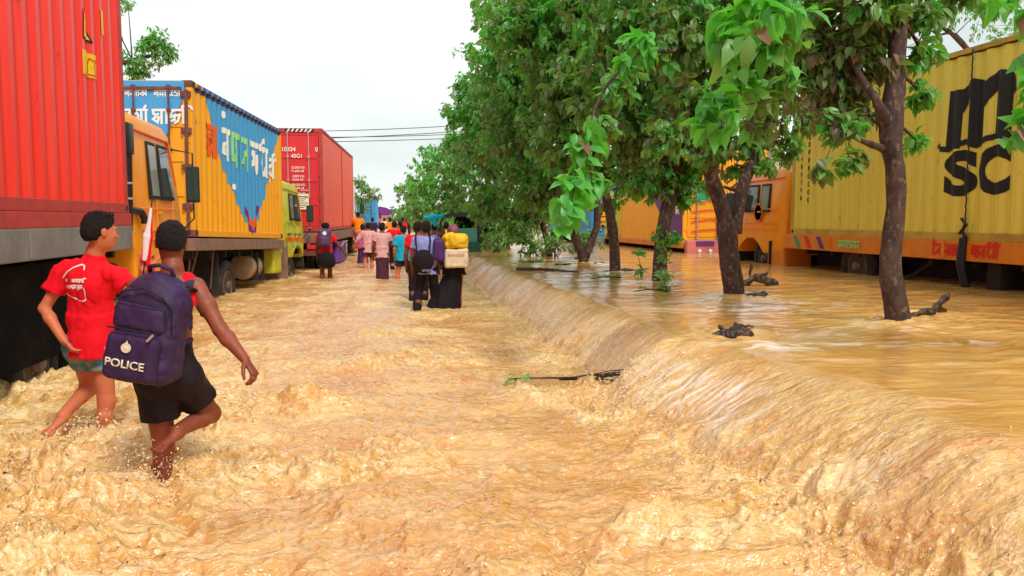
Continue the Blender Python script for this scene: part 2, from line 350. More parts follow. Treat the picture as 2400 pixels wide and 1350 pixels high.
def build_water():
    ny, nx = 1300, 1250
    q = np.linspace(0, 1, ny)
    ys = -2.2 + 3.0 * (np.exp(q * math.log((75 + 2.2) / 3.0)))          # rows close together near by
    ys = ys.astype(np.float32)
    u = np.linspace(-1, 1, nx)
    u = (.18 + 1.02 * u + .25 * u ** 3).astype(np.float32)                     # columns fan out with distance
    X = u[None, :] * (ys[:, None] + 2.2); Y = np.repeat(ys[:, None], nx, 1)
    Z, foam, upper, tone = water_fields(X.ravel(), Y.ravel())
    idx = np.arange(ny * nx, dtype=np.int32).reshape(ny, nx)
    F = np.stack([idx[:-1, :-1], idx[:-1, 1:], idx[1:, 1:], idx[1:, :-1]], -1).reshape(-1, 4)
    m = bpy.data.materials.new('muddy flood water'); m.use_nodes = True
    t = m.node_tree; p = t.nodes['Principled BSDF']; L = t.links.new; N = t.nodes.new
    def attr(n):
        a = N('ShaderNodeAttribute'); a.attribute_name = n; return a.outputs['Fac']
    def mixc(f, a, b):
        x = N('ShaderNodeMix'); x.data_type = 'RGBA'
        L(f, x.inputs['Factor'])
        for k, v in (('A', a), ('B', b)):
            if isinstance(v, tuple): x.inputs[k].default_value = v
            else: L(v, x.inputs[k])
        return x.outputs['Result']
    def noise(sc, det, mapping, rough=.6):
        tcn = N('ShaderNodeTexCoord'); mpn = N('ShaderNodeMapping'); mpn.inputs['Scale'].default_value = mapping
        n = N('ShaderNodeTexNoise'); n.inputs['Scale'].default_value = sc; n.inputs['Detail'].default_value = det
        n.inputs['Roughness'].default_value = rough; n.inputs['Distortion'].default_value = .6
        L(tcn.outputs['Object'], mpn.inputs['Vector']); L(mpn.outputs['Vector'], n.inputs['Vector']); return n.outputs['Fac']
    def rng_(v, a, b, c=0, d=1):
        r = N('ShaderNodeMapRange'); r.inputs['From Min'].default_value = a; r.inputs['From Max'].default_value = b
        r.inputs['To Min'].default_value = c; r.inputs['To Max'].default_value = d; L(v, r.inputs['Value']); return r.outputs['Result']
    silt = rng_(noise(1.1, 6, (1, 1, 1)), .35, .68)
    low = mixc(silt, srgb(202, 142, 70), srgb(220, 174, 108))
    upc = mixc(silt, srgb(208, 150, 76), srgb(220, 174, 106))
    base = mixc(attr('upper'), low, upc)
    om = N('ShaderNodeMath'); om.operation = 'MULTIPLY'; L(rng_(noise(1.9, 4, (.8, 1.5, 1), .55), .54, .68), om.inputs[0]); L(rng_(attr('upper'), 0, 1, .75, .3), om.inputs[1])
    base = mixc(om.outputs[0], base, srgb(206, 132, 58))
    fn = rng_(noise(26, 8, (1, 1.3, 1), .7), .38, .62, .25, 1)
    mul = N('ShaderNodeMath'); mul.operation = 'MULTIPLY'; L(attr('foam'), mul.inputs[0]); L(fn, mul.inputs[1])
    foamc = mixc(rng_(noise(2.2, 5, (1, 1, 1)), .4, .66), srgb(216, 172, 92), srgb(238, 212, 154))
    base = mixc(mul.outputs[0], base, foamc)
    def lace(sc, mp_, w):
        a_ = N('ShaderNodeMath'); a_.operation = 'SUBTRACT'; L(noise(sc, 4, mp_, .55), a_.inputs[0]); a_.inputs[1].default_value = .5
        b_ = N('ShaderNodeMath'); b_.operation = 'ABSOLUTE'; L(a_.outputs[0], b_.inputs[0]); return rng_(b_.outputs[0], 0, w, 1, 0)
    ml = N('ShaderNodeMath'); ml.operation = 'MULTIPLY'; L(lace(11, (.8, 1.5, 1), .035), ml.inputs[0]); L(rng_(attr('foam'), 0, .7, .45, .7), ml.inputs[1])
    ml2 = N('ShaderNodeMath'); ml2.operation = 'MULTIPLY'; L(ml.outputs[0], ml2.inputs[0]); L(rng_(attr('upper'), .3, .9, .85, .06), ml2.inputs[1])
    base = mixc(ml2.outputs[0], base, srgb(244, 226, 190))
    ms = N('ShaderNodeMath'); ms.operation = 'MULTIPLY'; L(attr('streak'), ms.inputs[0]); ms.inputs[1].default_value = 1.0
    base = mixc(ms.outputs[0], base, srgb(252, 240, 230))
    L(base, p.inputs['Base Color'])
    L(rng_(mul.outputs[0], 0, 1, .08, .42), p.inputs['Roughness'])
    p.inputs['IOR'].default_value = 1.4; p.inputs['Specular IOR Level'].default_value = 1.0
    b1 = N('ShaderNodeBump'); b1.inputs['Distance'].default_value = .032
    L(rng_(attr('upper'), 0, 1, 1, .14), b1.inputs['Strength']); L(noise(9, 3, (.5, 1.3, 1), .5), b1.inputs['Height'])
    b2 = N('ShaderNodeBump'); b2.inputs['Distance'].default_value = .014
    L(rng_(attr('upper'), 0, 1, .9, .15), b2.inputs['Strength'])
    L(noise(34, 3, (.6, 1.3, 1), .5), b2.inputs['Height']); L(b1.outputs['Normal'], b2.inputs['Normal'])
    L(b2.outputs['Normal'], p.inputs['Normal'])
    p.inputs['Subsurface Weight'].default_value = .12; p.inputs['Subsurface Radius'].default_value = (1.0, .6, .3); p.inputs['Subsurface Scale'].default_value = .035
    o = np_mesh('water', np.stack([X.ravel(), Y.ravel(), Z], 1), F, m)
    vattr(o, 'foam', foam); vattr(o, 'upper', upper); vattr(o, 'streak', tone)
    tag(o, kind='structure')
    # the rest of the flooded plain out to the horizon
    bm = bmesh.new()
    for a in ((-700, 74, 700, 1400), (-700, -60, -2, 74.0), (2, -60, 700, 74.0), (-2, -60, 2, 1)):
        vs = [bm.verts.new((a[0], a[1], -.12)), bm.verts.new((a[2], a[1], -.12)), bm.verts.new((a[2], a[3], -.12)), bm.verts.new((a[0], a[3], -.12))]
        bm.faces.new(vs)
    g = bm_obj('ground', bm, mat('flooded silt', srgb(196, 140, 66), .5, dirt=srgb(170, 120, 60), scale=.2))
    tag(g, kind='structure')
    return m
WATER = build_water()
# ------------------------------------------------------------------ painted lettering
# stroke letters: (advance, [polylines]) in a cell 1 high, head line at 1
BN = {
 'k': (.95, [[(0,1),(.95,1)],[(.62,1),(.62,0)],[(.62,.72),(.1,.42),(.62,.12)],[(.62,.62),(.85,.6),(.9,.35),(.78,.28)]]),
 'A': (.3, [[(0,1),(.3,1)],[(.15,1),(.15,0)]]),
 'r': (.8, [[(0,1),(.8,1)],[(.6,1),(.6,0)],[(.6,.78),(.08,.45),(.6,.1)],[(.3,-.16),(.34,-.2)]]),
 'b': (.8, [[(0,1),(.8,1)],[(.6,1),(.6,0)],[(.6,.78),(.08,.45),(.6,.1)]]),
 'g': (.8, [[(0,1),(.8,1)],[(.62,1),(.62,0)],[(.1,.66),(.28,.8),(.4,.6),(.36,.3),(.16,.3)]]),
 's': (.9, [[(0,1),(.9,1)],[(.7,1),(.7,0)],[(.12,1),(.12,.74),(.34,.62),(.5,.76)],[(.4,.62),(.1,.34),(.42,.12),(.5,.4),(.34,.62)],[(.34,.5),(.7,.42)]]),
 'i': (.42, [[(0,1),(.42,1)],[(.2,1),(.2,0)],[(.2,1),(.14,1.24),(.42,1.36),(.8,1.2),(.86,1.02)]]),
 'v': (.85, [[(0,1),(.85,1)],[(.5,1),(.2,.86),(.16,.5),(.44,.62),(.42,.3),(.16,.2)],[(.44,.6),(.8,.66),(.66,.2),(.4,.06)]]),
 'R': (.0, [[(-.3,1.08),(-.12,1.34)]]),
 'n': (.8, [[(0,1),(.8,1)],[(.6,1),(.6,0)],[(.6,.64),(.2,.5),(.12,.3),(.3,.26),(.34,.5)]]),
 'm': (.8, [[(0,1),(.8,1)],[(.6,1),(.6,0)],[(.2,1),(.2,.36),(.1,.28),(.3,.26),(.6,.5)]]),
 't': (.75, [[(0,1),(.75,1)],[(.5,1),(.3,.86),(.2,.5),(.3,.12),(.6,.12),(.66,.36)],[(.1,1.04),(.3,1.3),(.6,1.3)]]),
 'd': (.8, [[(0,1),(.8,1)],[(.4,1),(.16,.7),(.5,.6),(.7,.4),(.5,.1),(.14,.16)]]),
 'e': (.4, [[(.1,1),(.36,1)],[(.32,.95),(.1,.6),(.1,.2),(.26,.14),(.3,.3)]]),
 'p': (.8, [[(0,1),(.8,1)],[(.62,1),(.62,0)],[(.3,1),(.14,.7),(.36,.6),(.62,.72)],[(.14,.7),(.2,.3),(.62,.34)]]),
 'l': (.9, [[(0,1),(.9,1)],[(.7,1),(.7,0)],[(.7,.7),(.44,.76),(.4,.4),(.5,.24)],[(.4,.56),(.2,.74),(.08,.5),(.2,.24)]]),
 'y': (.85, [[(0,1),(.85,1)],[(.62,1),(.62,0)],[(.14,1),(.1,.7),(.34,.6),(.3,.4),(.16,.34),(.62,.2)],[(.4,-.18),(.44,-.2)]]),
 'a': (1.1, [[(0,1),(1.1,1)],[(.94,1),(.94,0)],[(.7,1),(.7,0)],[(.12,.8),(.36,.7),(.5,.4),(.3,.12),(.1,.3),(.3,.5),(.7,.6)]]),
 'T': (1.0, [[(0,1),(1,1)],[(.3,1),(.2,.7),(.5,.7),(.5,.4),(.2,.3)],[(.5,.6),(.86,.6),(.8,.1),(.6,0)]]),
 'U': (.0, [[(-.5,-.1),(-.3,-.3),(-.1,-.12)]]),
 ' ': (.5, []),
}
def ribbon(bm, pts, w, z=0, mi=0):
    """flat brush stroke with square ends in the xy plane"""
    P = [Vector((p[0], p[1], 0)) for p in pts]
    L_, R_ = [], []
    for i, p in enumerate(P):
        a = (P[i] - P[i - 1]).normalized() if i else (P[1] - P[0]).normalized()
        b = (P[i + 1] - P[i]).normalized() if i < len(P) - 1 else a
        n1 = Vector((-a.y, a.x, 0)); n2 = Vector((-b.y, b.x, 0)); n = (n1 + n2)
        if n.length < .3: n = n1
        n.normalize(); k = 1 / max(.5, n.dot(n1))
        L_.append(bm.verts.new(p + n * w / 2 * k + Vector((0, 0, z)))); R_.append(bm.verts.new(p - n * w / 2 * k + Vector((0, 0, z))))
    for i in range(len(P) - 1):
        f = bm.faces.new((R_[i], R_[i + 1], L_[i + 1], L_[i])); f.material_index = mi
def bangla_bm(s, size, w=.14, slant=0):
    bm = bmesh.new(); x = 0; k = 0
    for ch in s:
        adv, lines = BN[ch]
        for ln in lines:
            k += 1
            ribbon(bm, [((x + p[0] + slant * p[1]) * size, p[1] * size) for p in ln], w * size, z=.0006 * k)
        x += adv
    return bm
def text_bm(s, size, bold=0, width=1.0, align='LEFT'):
    cu = bpy.data.curves.new('lettering', 'FONT'); cu.body = s; cu.size = size; cu.offset = bold * size; cu.align_x = align
    ob = bpy.data.objects.new('lettering', cu); COL.objects.link(ob)
    dg = bpy.context.evaluated_depsgraph_get(); me = bpy.data.meshes.new_from_object(ob.evaluated_get(dg))
    bm = bmesh.new(); bm.from_mesh(me)
    bpy.data.objects.remove(ob); bpy.data.curves.remove(cu); bpy.data.meshes.remove(me)
    for v in bm.verts: v.co.x *= width
    return bm
def place_flat(name, bm, m, parent, origin, ux, uy, depth=None, off=.004):
    """put a flat drawing (x right, y up) on a wall: origin + x*ux + y*uy, following the ribs when depth is given"""
    ux, uy, origin = Vector(ux), Vector(uy), Vector(origin); n = ux.cross(uy)
    if depth is not None:
        fn, brk, u0, sgn = depth
        xs = [v.co.x for v in bm.verts]; a, b = min(xs), max(xs)
        for c in brk(min(u0 + sgn * a, u0 + sgn * b), max(u0 + sgn * a, u0 + sgn * b)):
            bmesh.ops.bisect_plane(bm, geom=bm.verts[:] + bm.edges[:] + bm.faces[:], plane_co=((c - u0) * sgn, 0, 0), plane_no=(1, 0, 0))
    for v in bm.verts:
        x, y, z = v.co
        d = fn(u0 + sgn * x) if depth is not None else 0
        v.co = origin + ux * x + uy * y + n * (off + z - d)
    me = bpy.data.meshes.new(name); bm.to_mesh(me); bm.free()
    return link_mesh(name, me, m, parent)

# ------------------------------------------------------------------ shipping containers and box bodies
PER = .278
def rib_depth(u, per=PER, dep=.036):
    f = (u % per) / per
    if f < .26: return 0.
    if f < .5: return dep * (f - .26) / .24
    if f < .76: return dep
    return dep * (1 - (f - .76) / .24)
def rib_breaks(a, b, per=PER):
    r = []
    k = math.floor(a / per)
    while k * per <= b + per:
        for f in (0, .26, .5, .76):
            c = (k + f) * per
            if a < c < b: r.append(c)
        k += 1
    return r
def corrugated(name, parent, m, p0, ux, uy, L, H, per=PER, dep=.036, extra=None):
    """ribbed sheet: starts at p0, runs L along ux and H along uy, ribs sunk against the normal ux x uy"""
    us = [0] + rib_breaks(0.001, L - .001, per) + [L]
    p0, ux, uy = Vector(p0), Vector(ux), Vector(uy); n = ux.cross(uy)
    bm = bmesh.new(); a = []; b = []
    hs = [0, H]
    cols = [[bm.verts.new(p0 + ux * u + uy * h - n * rib_depth(u, per, dep)) for h in hs] for u in us]
    for i in range(len(cols) - 1):
        bm.faces.new((cols[i][0], cols[i + 1][0], cols[i + 1][1], cols[i][1]))
    me = bpy.data.meshes.new(name); bm.to_mesh(me); bm.free()
    return link_mesh(name, me, m, parent)
def container(root, L, H, W, ms, mf, md, near='doors', far='panel', per=PER, dep=.036, rail=.11, rod=None, casting=None, split=None, mside2=None):
    """y from 0 (near end) to L, x centred, z from 0"""
    hw = W / 2; p = .10
    e = {}
    e['right'] = corrugated('side_panel', root, ms, (hw - .012, p, rail), (0, 1, 0), (0, 0, 1), L - 2 * p, H - 2 * rail + .02, per, dep)
    e['left'] = corrugated('side_panel', root, ms, (-hw + .012, L - p, rail), (0, -1, 0), (0, 0, 1), L - 2 * p, H - 2 * rail + .02, per, dep)
    bm = bmesh.new(); box(bm, (-hw + .03, .03, H - .05), (hw - .03, L - .03, H - .012)); 
    for k in range(int(L / .4)): box(bm, (-hw + .1, .12 + k * .4, H - .012), (hw - .1, .3 + k * .4, H - .002))
    bm_obj('roof', bm, ms, root)
    bm = bmesh.new(); box(bm, (-hw + .05, .08, .02), (hw - .05, L - .08, .1)); bm_obj('floor', bm, mf, root)
    bm = bmesh.new()
    for sx in (-1, 1):
        for y in (0, L - p): box(bm, (sx * hw - (p if sx > 0 else 0), y, .0), (sx * hw + (0 if sx > 0 else p), y + p, H), .008)
        x0, x1 = (hw - .05, hw) if sx > 0 else (-hw, -hw + .05)
        box(bm, (x0, p, 0), (x1, L - p, rail), .006); box(bm, (x0, p, H - .07), (x1, L - p, H), .006)
    for y in (0, L - .06):
        box(bm, (-hw + p, y, 0), (hw - p, y + .06, rail + .02), .006); box(bm, (-hw + p, y, H - .12), (hw - p, y + .06, H), .006)
    if split:
        for sx in (-1, 1):
            x0, x1 = (hw - .03, hw + .012) if sx > 0 else (-hw - .012, -hw + .03)
            box(bm, (x0, split - .06, .02), (x1, split + .06, H - .005), .006)
    e['frame'] = bm_obj('frame', bm, mf, root)
    for sx in (-1, 1):
        for y in (-.004, L - .174):
            for z in (-.004, H - .114):
                b2 = bmesh.new(); x = sx * (hw - .078)
                box(b2, (x - .082, y, z), (x + .082, y + .178, z + .118), .01)
                lathe(b2, [(.034, -.004 if sx < 0 else .004), (.0335, 0)], 14, 'x', (x + sx * .0835, y + .09, z + .06), mi=1)
                bm_obj('corner_fitting', b2, [casting or mf, M['dark']], root)
    if far == 'panel':
        corrugated('end_panel', root, ms, (hw - p, L - .03, rail), (-1, 0, 0), (0, 0, 1), W - 2 * p, H - 2 * rail, .25, .03)
    if near == 'panel':
        corrugated('end_panel', root, ms, (-hw + p, .03, rail), (1, 0, 0), (0, 0, 1), W - 2 * p, H - 2 * rail, .25, .03)
    if near == 'doors':
        dl = []
        for sx in (-1, 1):
            a, b = (-hw + p + .01, -.006) if sx < 0 else (.006, hw - p - .01)
            bm = bmesh.new(); z0, z1 = rail + .03, H - .135
            box(bm, (a, .022, z0), (b, .05, z1))
            box(bm, (a, .0, z0), (a + .05, .0225, z1), .004); box(bm, (b - .05, .0, z0), (b, .0225, z1), .004)
            n = 4; hh = (z1 - z0) / n
            for k in range(n + 1):
                zz = z0 + k * hh
                box(bm, (a + .05, .006, max(z0, zz - .05)), (b - .05, .023, min(z1, zz + .05)), .003)
            d = bm_obj('door', bm, md, root); dl.append(d)
            rr = rod or M['rod']
            for q in (.24, .76):
                x = a + (b - a) * q; b3 = bmesh.new()
                tube(b3, [(x, -.03, z0 - .06), (x, -.03, z1 + .06)], .017, 8)
                for zz in (z0 - .03, z1 + .02, z0 + .55, z0 + 1.3, z0 + 1.95):
                    box(b3, (x - .035, -.052, zz - .025), (x + .035, 0, zz + .025), .004)
                box(b3, (x - .02, -.058, z0 + .95), (x + .24 * (1 if q < .5 else -1) + (.02 if q < .5 else 0), -.04, z0 + .985)) if q < .5 else box(b3, (x - .24, -.058, z0 + 1.0), (x + .02, -.04, z0 + 1.035))
                bm_obj('lock_rod', b3, rr, d)
            for zz in (.35, .95, 1.6, 2.2):
                b4 = bmesh.new(); xx = -hw + p * .9 if sx < 0 else hw - p * .9
                box(b4, (xx - .05, -.012, zz - .05), (xx + .05, .01, zz + .05), .006)
                tube(b4, [(xx, -.016, zz - .07), (xx, -.016, zz + .07)], .013, 6)
                bm_obj('hinge', b4, mf, d)
        e['doors'] = dl
    return e
RD = lambda u0, sgn, per=PER, dep=.036: ((lambda u: rib_depth(u - .1, per, dep)), (lambda a, b: [c + .1 for c in rib_breaks(a - .1, b - .1, per)]), u0, sgn)

# ------------------------------------------------------------------ lorry parts
def wheel(parent, x, y, z, r=.50, w=.28, side=1):
    e = sub_empty('wheel', parent, (x, y, z))
    bm = bmesh.new()
    ri = r * .56; hw = w / 2
    lathe(bm, [(ri, -hw + .03), (r * .8, -hw), (r * .95, -hw + .02), (r, -hw + .06), (r, -.02), (r - .012, -.015), (r - .012, .015), (r, .02), (r, hw - .06), (r * .95, hw - .02), (r * .8, hw), (ri, hw - .03)], 40, 'x', close=True)
    tyre = bm_obj('tyre', bm, M['tyre'], e, True)
    bm = bmesh.new(); s = side
    lathe(bm, [(ri + .01, s * (hw - .03)), (ri - .02, s * (hw - .02)), (ri - .035, s * (hw - .08)), (ri * .7, s * (hw - .12)), (ri * .5, s * (hw - .05)), (ri * .3, s * (hw - .04)), (ri * .28, s * (hw + .02)), (ri * .2, s * (hw + .04))], 28, 'x')
    for k in range(8):
        a = k * math.pi / 4
        lathe(bm, [(.016, s * (hw - .06)), (.016, s * (hw - .02))], 6, 'x', (0, ri * .4 * math.cos(a), ri * .4 * math.sin(a)))
    bm_obj('rim', bm, M['rim'], e, True)
    return e
def cab_build(root, y0, z0, paint, W=2.3, Lc=2.15, H=2.05, side='right', panel=None, trim=None, wins=True, mirror_len=.42):
    """cab body from y0 (rear wall) forward; z0 its floor; windows on both sides"""
    c = bmesh.new(); hw = W / 2
    prof = [(0, 0), (0, H - .28), (.05, H - .1), (.18, H), (Lc - .55, H - .02), (Lc - .32, H - .1), (Lc - .16, H - .34), (Lc, H * .5), (Lc + .02, H * .28), (Lc + .02, 0),
            (Lc * .93, 0), (Lc * .88, .26), (Lc * .76, .38), (Lc * .60, .38), (Lc * .48, .26), (Lc * .43, 0)]
    vs = prism(c, [(y, z) for y, z in prof], -hw, hw, 'x')
    for v in vs:                                         # body tapers a little towards the roof
        if v.co.z > H * .55: v.co.x *= 1 - .07 * (v.co.z - H * .55) / (H * .45)
    es = [e for e in c.edges if abs(e.verts[0].co.x - e.verts[1].co.x) < .2 and abs(e.verts[0].co.x) > hw * .8]
    bmesh.ops.bevel(c, geom=es, offset=.07, segments=3, affect='EDGES', profile=.5)
    for v in c.verts: v.co += Vector((0, y0, z0))
    cab = bm_obj('cab', c, paint, root, sharp=35)
    xw = lambda z: hw * (1 - .07 * max(0, (z - H * .55)) / (H * .45))
    for s in (-1, 1):
        for k, (a, b, zb, zt) in enumerate(((.72, 1.04, H * .52, H - .34), (1.24, 1.80, H * .52, H - .34))):
            g = bmesh.new()
            xa, xb = s * (xw(zb) + .004), s * (xw(zt) + .004)
            def pan(gr, bmx, off, mi):
                q = [(a - gr, zb - gr), (b + gr, zb - gr), (b + gr - (.14 if k else 0), zt + gr), (a - gr, zt + gr)]
                pts = [Vector((s * (xw(z) + off), y0 + y, z0 + z)) for y, z in q]
                inn = [Vector((p.x - s * .05, p.y, p.z)) for p in pts]
                A = [bmx.verts.new(p) for p in pts]; B = [bmx.verts.new(p) for p in inn]
                bmx.faces.new(A)
                for i in range(4): bmx.faces.new((A[i], A[(i + 1) % 4], B[(i + 1) % 4], B[i]))
            f = bmesh.new(); pan(.045, f, .006, 0); w_ = bm_obj('window_frame', f, M['rubber'], cab)
            g = bmesh.new(); pan(0, g, .012, 0); bm_obj('glass_pane', g, M['glass'] if k else M['glass_pale'], cab)
        b5 = bmesh.new()                                    # rain gutter and swage lines
        tube(b5, [(s * (xw(H - .2) + .01), y0 + .1, z0 + H - .2), (s * (xw(H - .2) + .012), y0 + Lc - .45, z0 + H - .22), (s * (hw * .97), y0 + Lc - .12, z0 + H * .6)], .014, 6)
        bm_obj('rain_gutter', b5, trim or M['orange_text'], cab)
        b5 = bmesh.new()
        for zz in (.5, .62, .9): box(b5, (min(s * (hw - .02), s * (hw + .006)), y0 + .3, z0 + zz), (max(s * (hw - .02), s * (hw + .006)), y0 + Lc - .25, z0 + zz + .018), .004)
        tube(b5, [(s * (hw + .004), y0 + .9, z0 + .42), (s * (hw + .004), y0 + .9, z0 + H * .5)], .006, 5); tube(b5, [(s * (hw + .004), y0 + 1.72, z0 + .42), (s * (hw + .004), y0 + 1.72, z0 + H * .5)], .006, 5)
        box(b5, (min(s * (hw - .02), s * (hw + .02)), y0 + 1.0, z0 + .84), (max(s * (hw - .02), s * (hw + .02)), y0 + 1.16, z0 + .87), .005)
        bm_obj('door', b5, paint, cab)
        # mirror on its bracket
        b6 = bmesh.new(); mx_ = s * (hw + .2); my = y0 + Lc - .1; mz = z0 + H * .5
        tube(b6, [(s * (hw * .95), my - .12, z0 + H - .3), (mx_, my + .02, z0 + H - .34), (mx_, my + .02, mz - .25), (s * hw * .98, my - .06, mz - .5)], .012, 6)
        bm_obj('mirror_bracket', b6, M['plastic'], cab)
        b6 = bmesh.new(); box(b6, (mx_ - .09, my - .02, mz - .02), (mx_ + .09, my + .05, mz + mirror_len), .02)
        mir = bm_obj('mirror', b6, M['plastic'], cab)
        b6 = bmesh.new(); box(b6, (mx_ - .075, my - .024, mz + .01), (mx_ + .075, my - .018, mz + mirror_len - .03)); bm_obj('mirror_glass', b6, M['mirror'], cab)
    b7 = bmesh.new()                                        # windscreen and rear window
    q = [(Lc - .155, H - .36), (Lc - .005, H * .52)]
    A = [Vector((sx * hw * .86, y0 + y + .012, z0 + z)) for (y, z) in q for sx in (-1, 1)]
    vv = [b7.verts.new(p) for p in (A[0], A[1], A[3], A[2])]; b7.faces.new(vv)
    bm_obj('windscreen', b7, M['glass'], cab)
    b7 = bmesh.new(); box(b7, (-.5, y0 - .004, z0 + H * .55), (.5, y0 + .02, z0 + H - .4), .01); bm_obj('rear_window', b7, M['glass'], cab)
    b8 = bmesh.new(); box(b8, (-hw + .02, y0 + Lc - .05, z0 - .28), (hw - .02, y0 + Lc + .12, z0 + .02), .03); bm_obj('bumper', b8, M['dark'], root)
    for s in (-1, 1):
        b8 = bmesh.new(); lathe(b8, [(.09, y0 + Lc + .0), (.08, y0 + Lc + .05), (.02, y0 + Lc + .06)], 14, 'y', (s * hw * .72, 0, z0 + .3)); bm_obj('headlight', b8, M['white'], cab)
    return cab
def chassis(root, y0, y1, z, rail_mat, W=2.44, railh=.3, plank=True, bedlen=None):
    bm = bmesh.new()
    for s in (-.42, .42): box(bm, (s - .05, y0, z - .62), (s + .05, y1, z - .36), .01)
    k = y0 + .3
    while k < y1 - .2:
        box(bm, (-1.1, k - .04, z - .36), (1.1, k + .04, z - .22)); k += .9
    bm_obj('chassis', bm, M['dark'], root)
    yb = bedlen if bedlen else y1
    bm = bmesh.new(); hw = W / 2
    for s in (-1, 1):
        x0, x1 = (hw - .06, hw + .02) if s > 0 else (-hw - .02, -hw + .06)
        box(bm, (x0, y0, z - railh), (x1, yb, z), .012)
        for q in range(int((yb - y0) / 1.5)):
            xx = hw + .02 if s > 0 else -hw - .035
            box(bm, (xx, y0 + .4 + q * 1.5, z - railh + .02), (xx + .015, y0 + .47 + q * 1.5, z - .02), .003)
    box(bm, (-hw, y0 - .01, z - railh), (hw, y0 + .06, z), .012); box(bm, (-hw + .06, y0 + .05, z - .12), (hw - .06, yb, z - .01))
    return bm_obj('load_bed', bm, rail_mat, root)
def axle(root, y, z, hw=.98, dual=True):
    bm = bmesh.new(); tube(bm, [(-hw, y, z), (hw, y, z)], .07, 10)
    lathe(bm, [(.05, -.2), (.2, -.1), (.22, 0), (.2, .1), (.05, .2)], 14, 'x', (0, y, z))
    for s in (-.5, .5):
        for k in range(4): box(bm, (s - .04, y - .6 + k * .08, z + .1 + k * .02), (s + .04, y + .6 - k * .08, z + .118 + k * .02))
    bm_obj('axle', bm, M['dark'], root)
    for s in (-1, 1):
        wheel(root, s * hw, y, z, side=s)
        if dual: wheel(root, s * (hw - .31), y, z, side=s)
# ------------------------------------------------------------------ left row of lorries, all facing away
GL = 'container lorries stuck along the left side of the road'
GR = 'lorries standing on the right carriageway behind the trees'
GC = 'shipping containers loaded on lorries'

# --- nearest: red container on grey flatbed, orange cab
T1 = thing('flatbed_lorry', 'orange cab lorry with black exhaust stack carrying the nearest red container', 'lorry', (-4.12, 0, 0), 0, GL)
b = chassis(T1, -2.05, 10.2, 1.42, M['bed'], railh=.27)
bm = bmesh.new()
for s in (-1, 1): box(bm, (s * 1.21 - .03, -2.0, 1.42), (s * 1.21 + .03, 10.18, 1.557), .008)
bm_obj('side_strip', bm, M['red_frame'], T1)
for y in (5.2, 6.5, 7.75): axle(T1, y, .24)
wheel(T1, .98, 11.6, .2); wheel(T1, -.98, 11.6, .2, side=-1)
cab_build(T1, 10.62, .72, M['cab'], W=2.36, Lc=2.2, H=2.06, mirror_len=.5)
bm = bmesh.new()                                         # bent exhaust and air intake stack behind the cab
box(bm, (1.03, 10.3, 2.25), (1.2, 10.56, 2.62), .03)
tube(bm, [(1.12, 10.42, 2.3), (1.12, 10.42, 1.7), (1.12, 10.42, 1.35)], [.085, .075, .06], 12)
tube(bm, [(1.12, 10.42, 1.62), (1.14, 10.52, 1.6), (1.2, 10.72, 1.58), (1.22, 10.78, 1.5), (1.22, 10.79, 1.44)], .045, 10)
ex = bm_obj('exhaust', bm, M['plastic'], T1, sharp=40)
bm = bmesh.new()
for z in (1.72, 1.9, 1.32): lathe(bm, [(.088, z), (.092, z + .012), (.088, z + .024)], 16, 'z', (1.12, 10.42, 0))
bm_obj('clamp', bm, M['rod'], ex)
bm = bmesh.new()                                         # added shade panel, air tanks and boxes in the dark under the bed
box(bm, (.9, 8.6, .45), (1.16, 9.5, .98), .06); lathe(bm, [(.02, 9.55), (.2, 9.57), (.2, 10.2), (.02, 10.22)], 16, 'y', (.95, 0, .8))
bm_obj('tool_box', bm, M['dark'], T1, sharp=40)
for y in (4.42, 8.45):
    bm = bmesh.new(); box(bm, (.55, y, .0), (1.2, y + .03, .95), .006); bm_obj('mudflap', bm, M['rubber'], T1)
bm = bmesh.new(); box(bm, (1.13, 3.2, .26), (1.17, 8.44, 1.12), .01); bm_obj('underside_shade_panel', bm, mat('underside shade black', srgb(8, 6, 6), 1.0, dirt=srgb(36, 24, 18), dirt_amt=.6, scale=3, spec=.1), T1)  # added near-black panel, its colour stands for the shade under the bed
bm = bmesh.new(); box(bm, (1.172, 5.75, .72), (1.19, 5.98, .84), .006); bm_obj('side_lamp', bm, M['orange_text'], T1)
C1 = thing('shipping_container', 'tall red ribbed shipping container with yellow stickers at the left edge', 'shipping container', (-4.12, -2.05, 1.56), 0, GC)
container(C1, 12.2, 2.62, 2.44, M['red'], M['red_frame'], M['red_door'], near='doors')
dd = RD(8.9 + 2.05, 1)
bm = bmesh.new()
box(bm, (0, 0, 0), (.42, .24, .0015)); q = place_flat('sticker', bm, M['yellow'], C1, (1.212, 8.88 + 2.05, 2.92 - 1.56), (0, 1, 0), (0, 0, 1), RD(8.88 + 2.05, 1))
bm = bmesh.new()
for pts in (((.10, .05), (.10, .19), (.17, .19)), ((.10, .12), (.16, .12)), ((.22, .06), (.2, .12), (.24, .19), (.29, .17)), ((.33, .06), (.31, .12), (.33, .19), (.38, .16), (.37, .07), (.33, .06)), ((.05, .025), (.36, .03))):
    ribbon(bm, pts, .014, .003)
place_flat('sticker_print', bm, M['red_text'], q, (1.212, 8.88 + 2.05, 2.92 - 1.56), (0, 1, 0), (0, 0, 1), RD(8.88 + 2.05, 1), .006)
bm = bmesh.new(); prism(bm, [(-.01, -.01), (.25, -.01), (.03, .3)], 0, .0012, 'z')
q = place_flat('warning_triangle', bm, M['black'], C1, (1.212, 8.93 + 2.05, 3.28 - 1.56), (0, 1, 0), (0, 0, 1), RD(8.93 + 2.05, 1))
bm = bmesh.new(); prism(bm, [(-.01, .012), (.205, .012), (.02, .255)], 0, .0012, 'z')
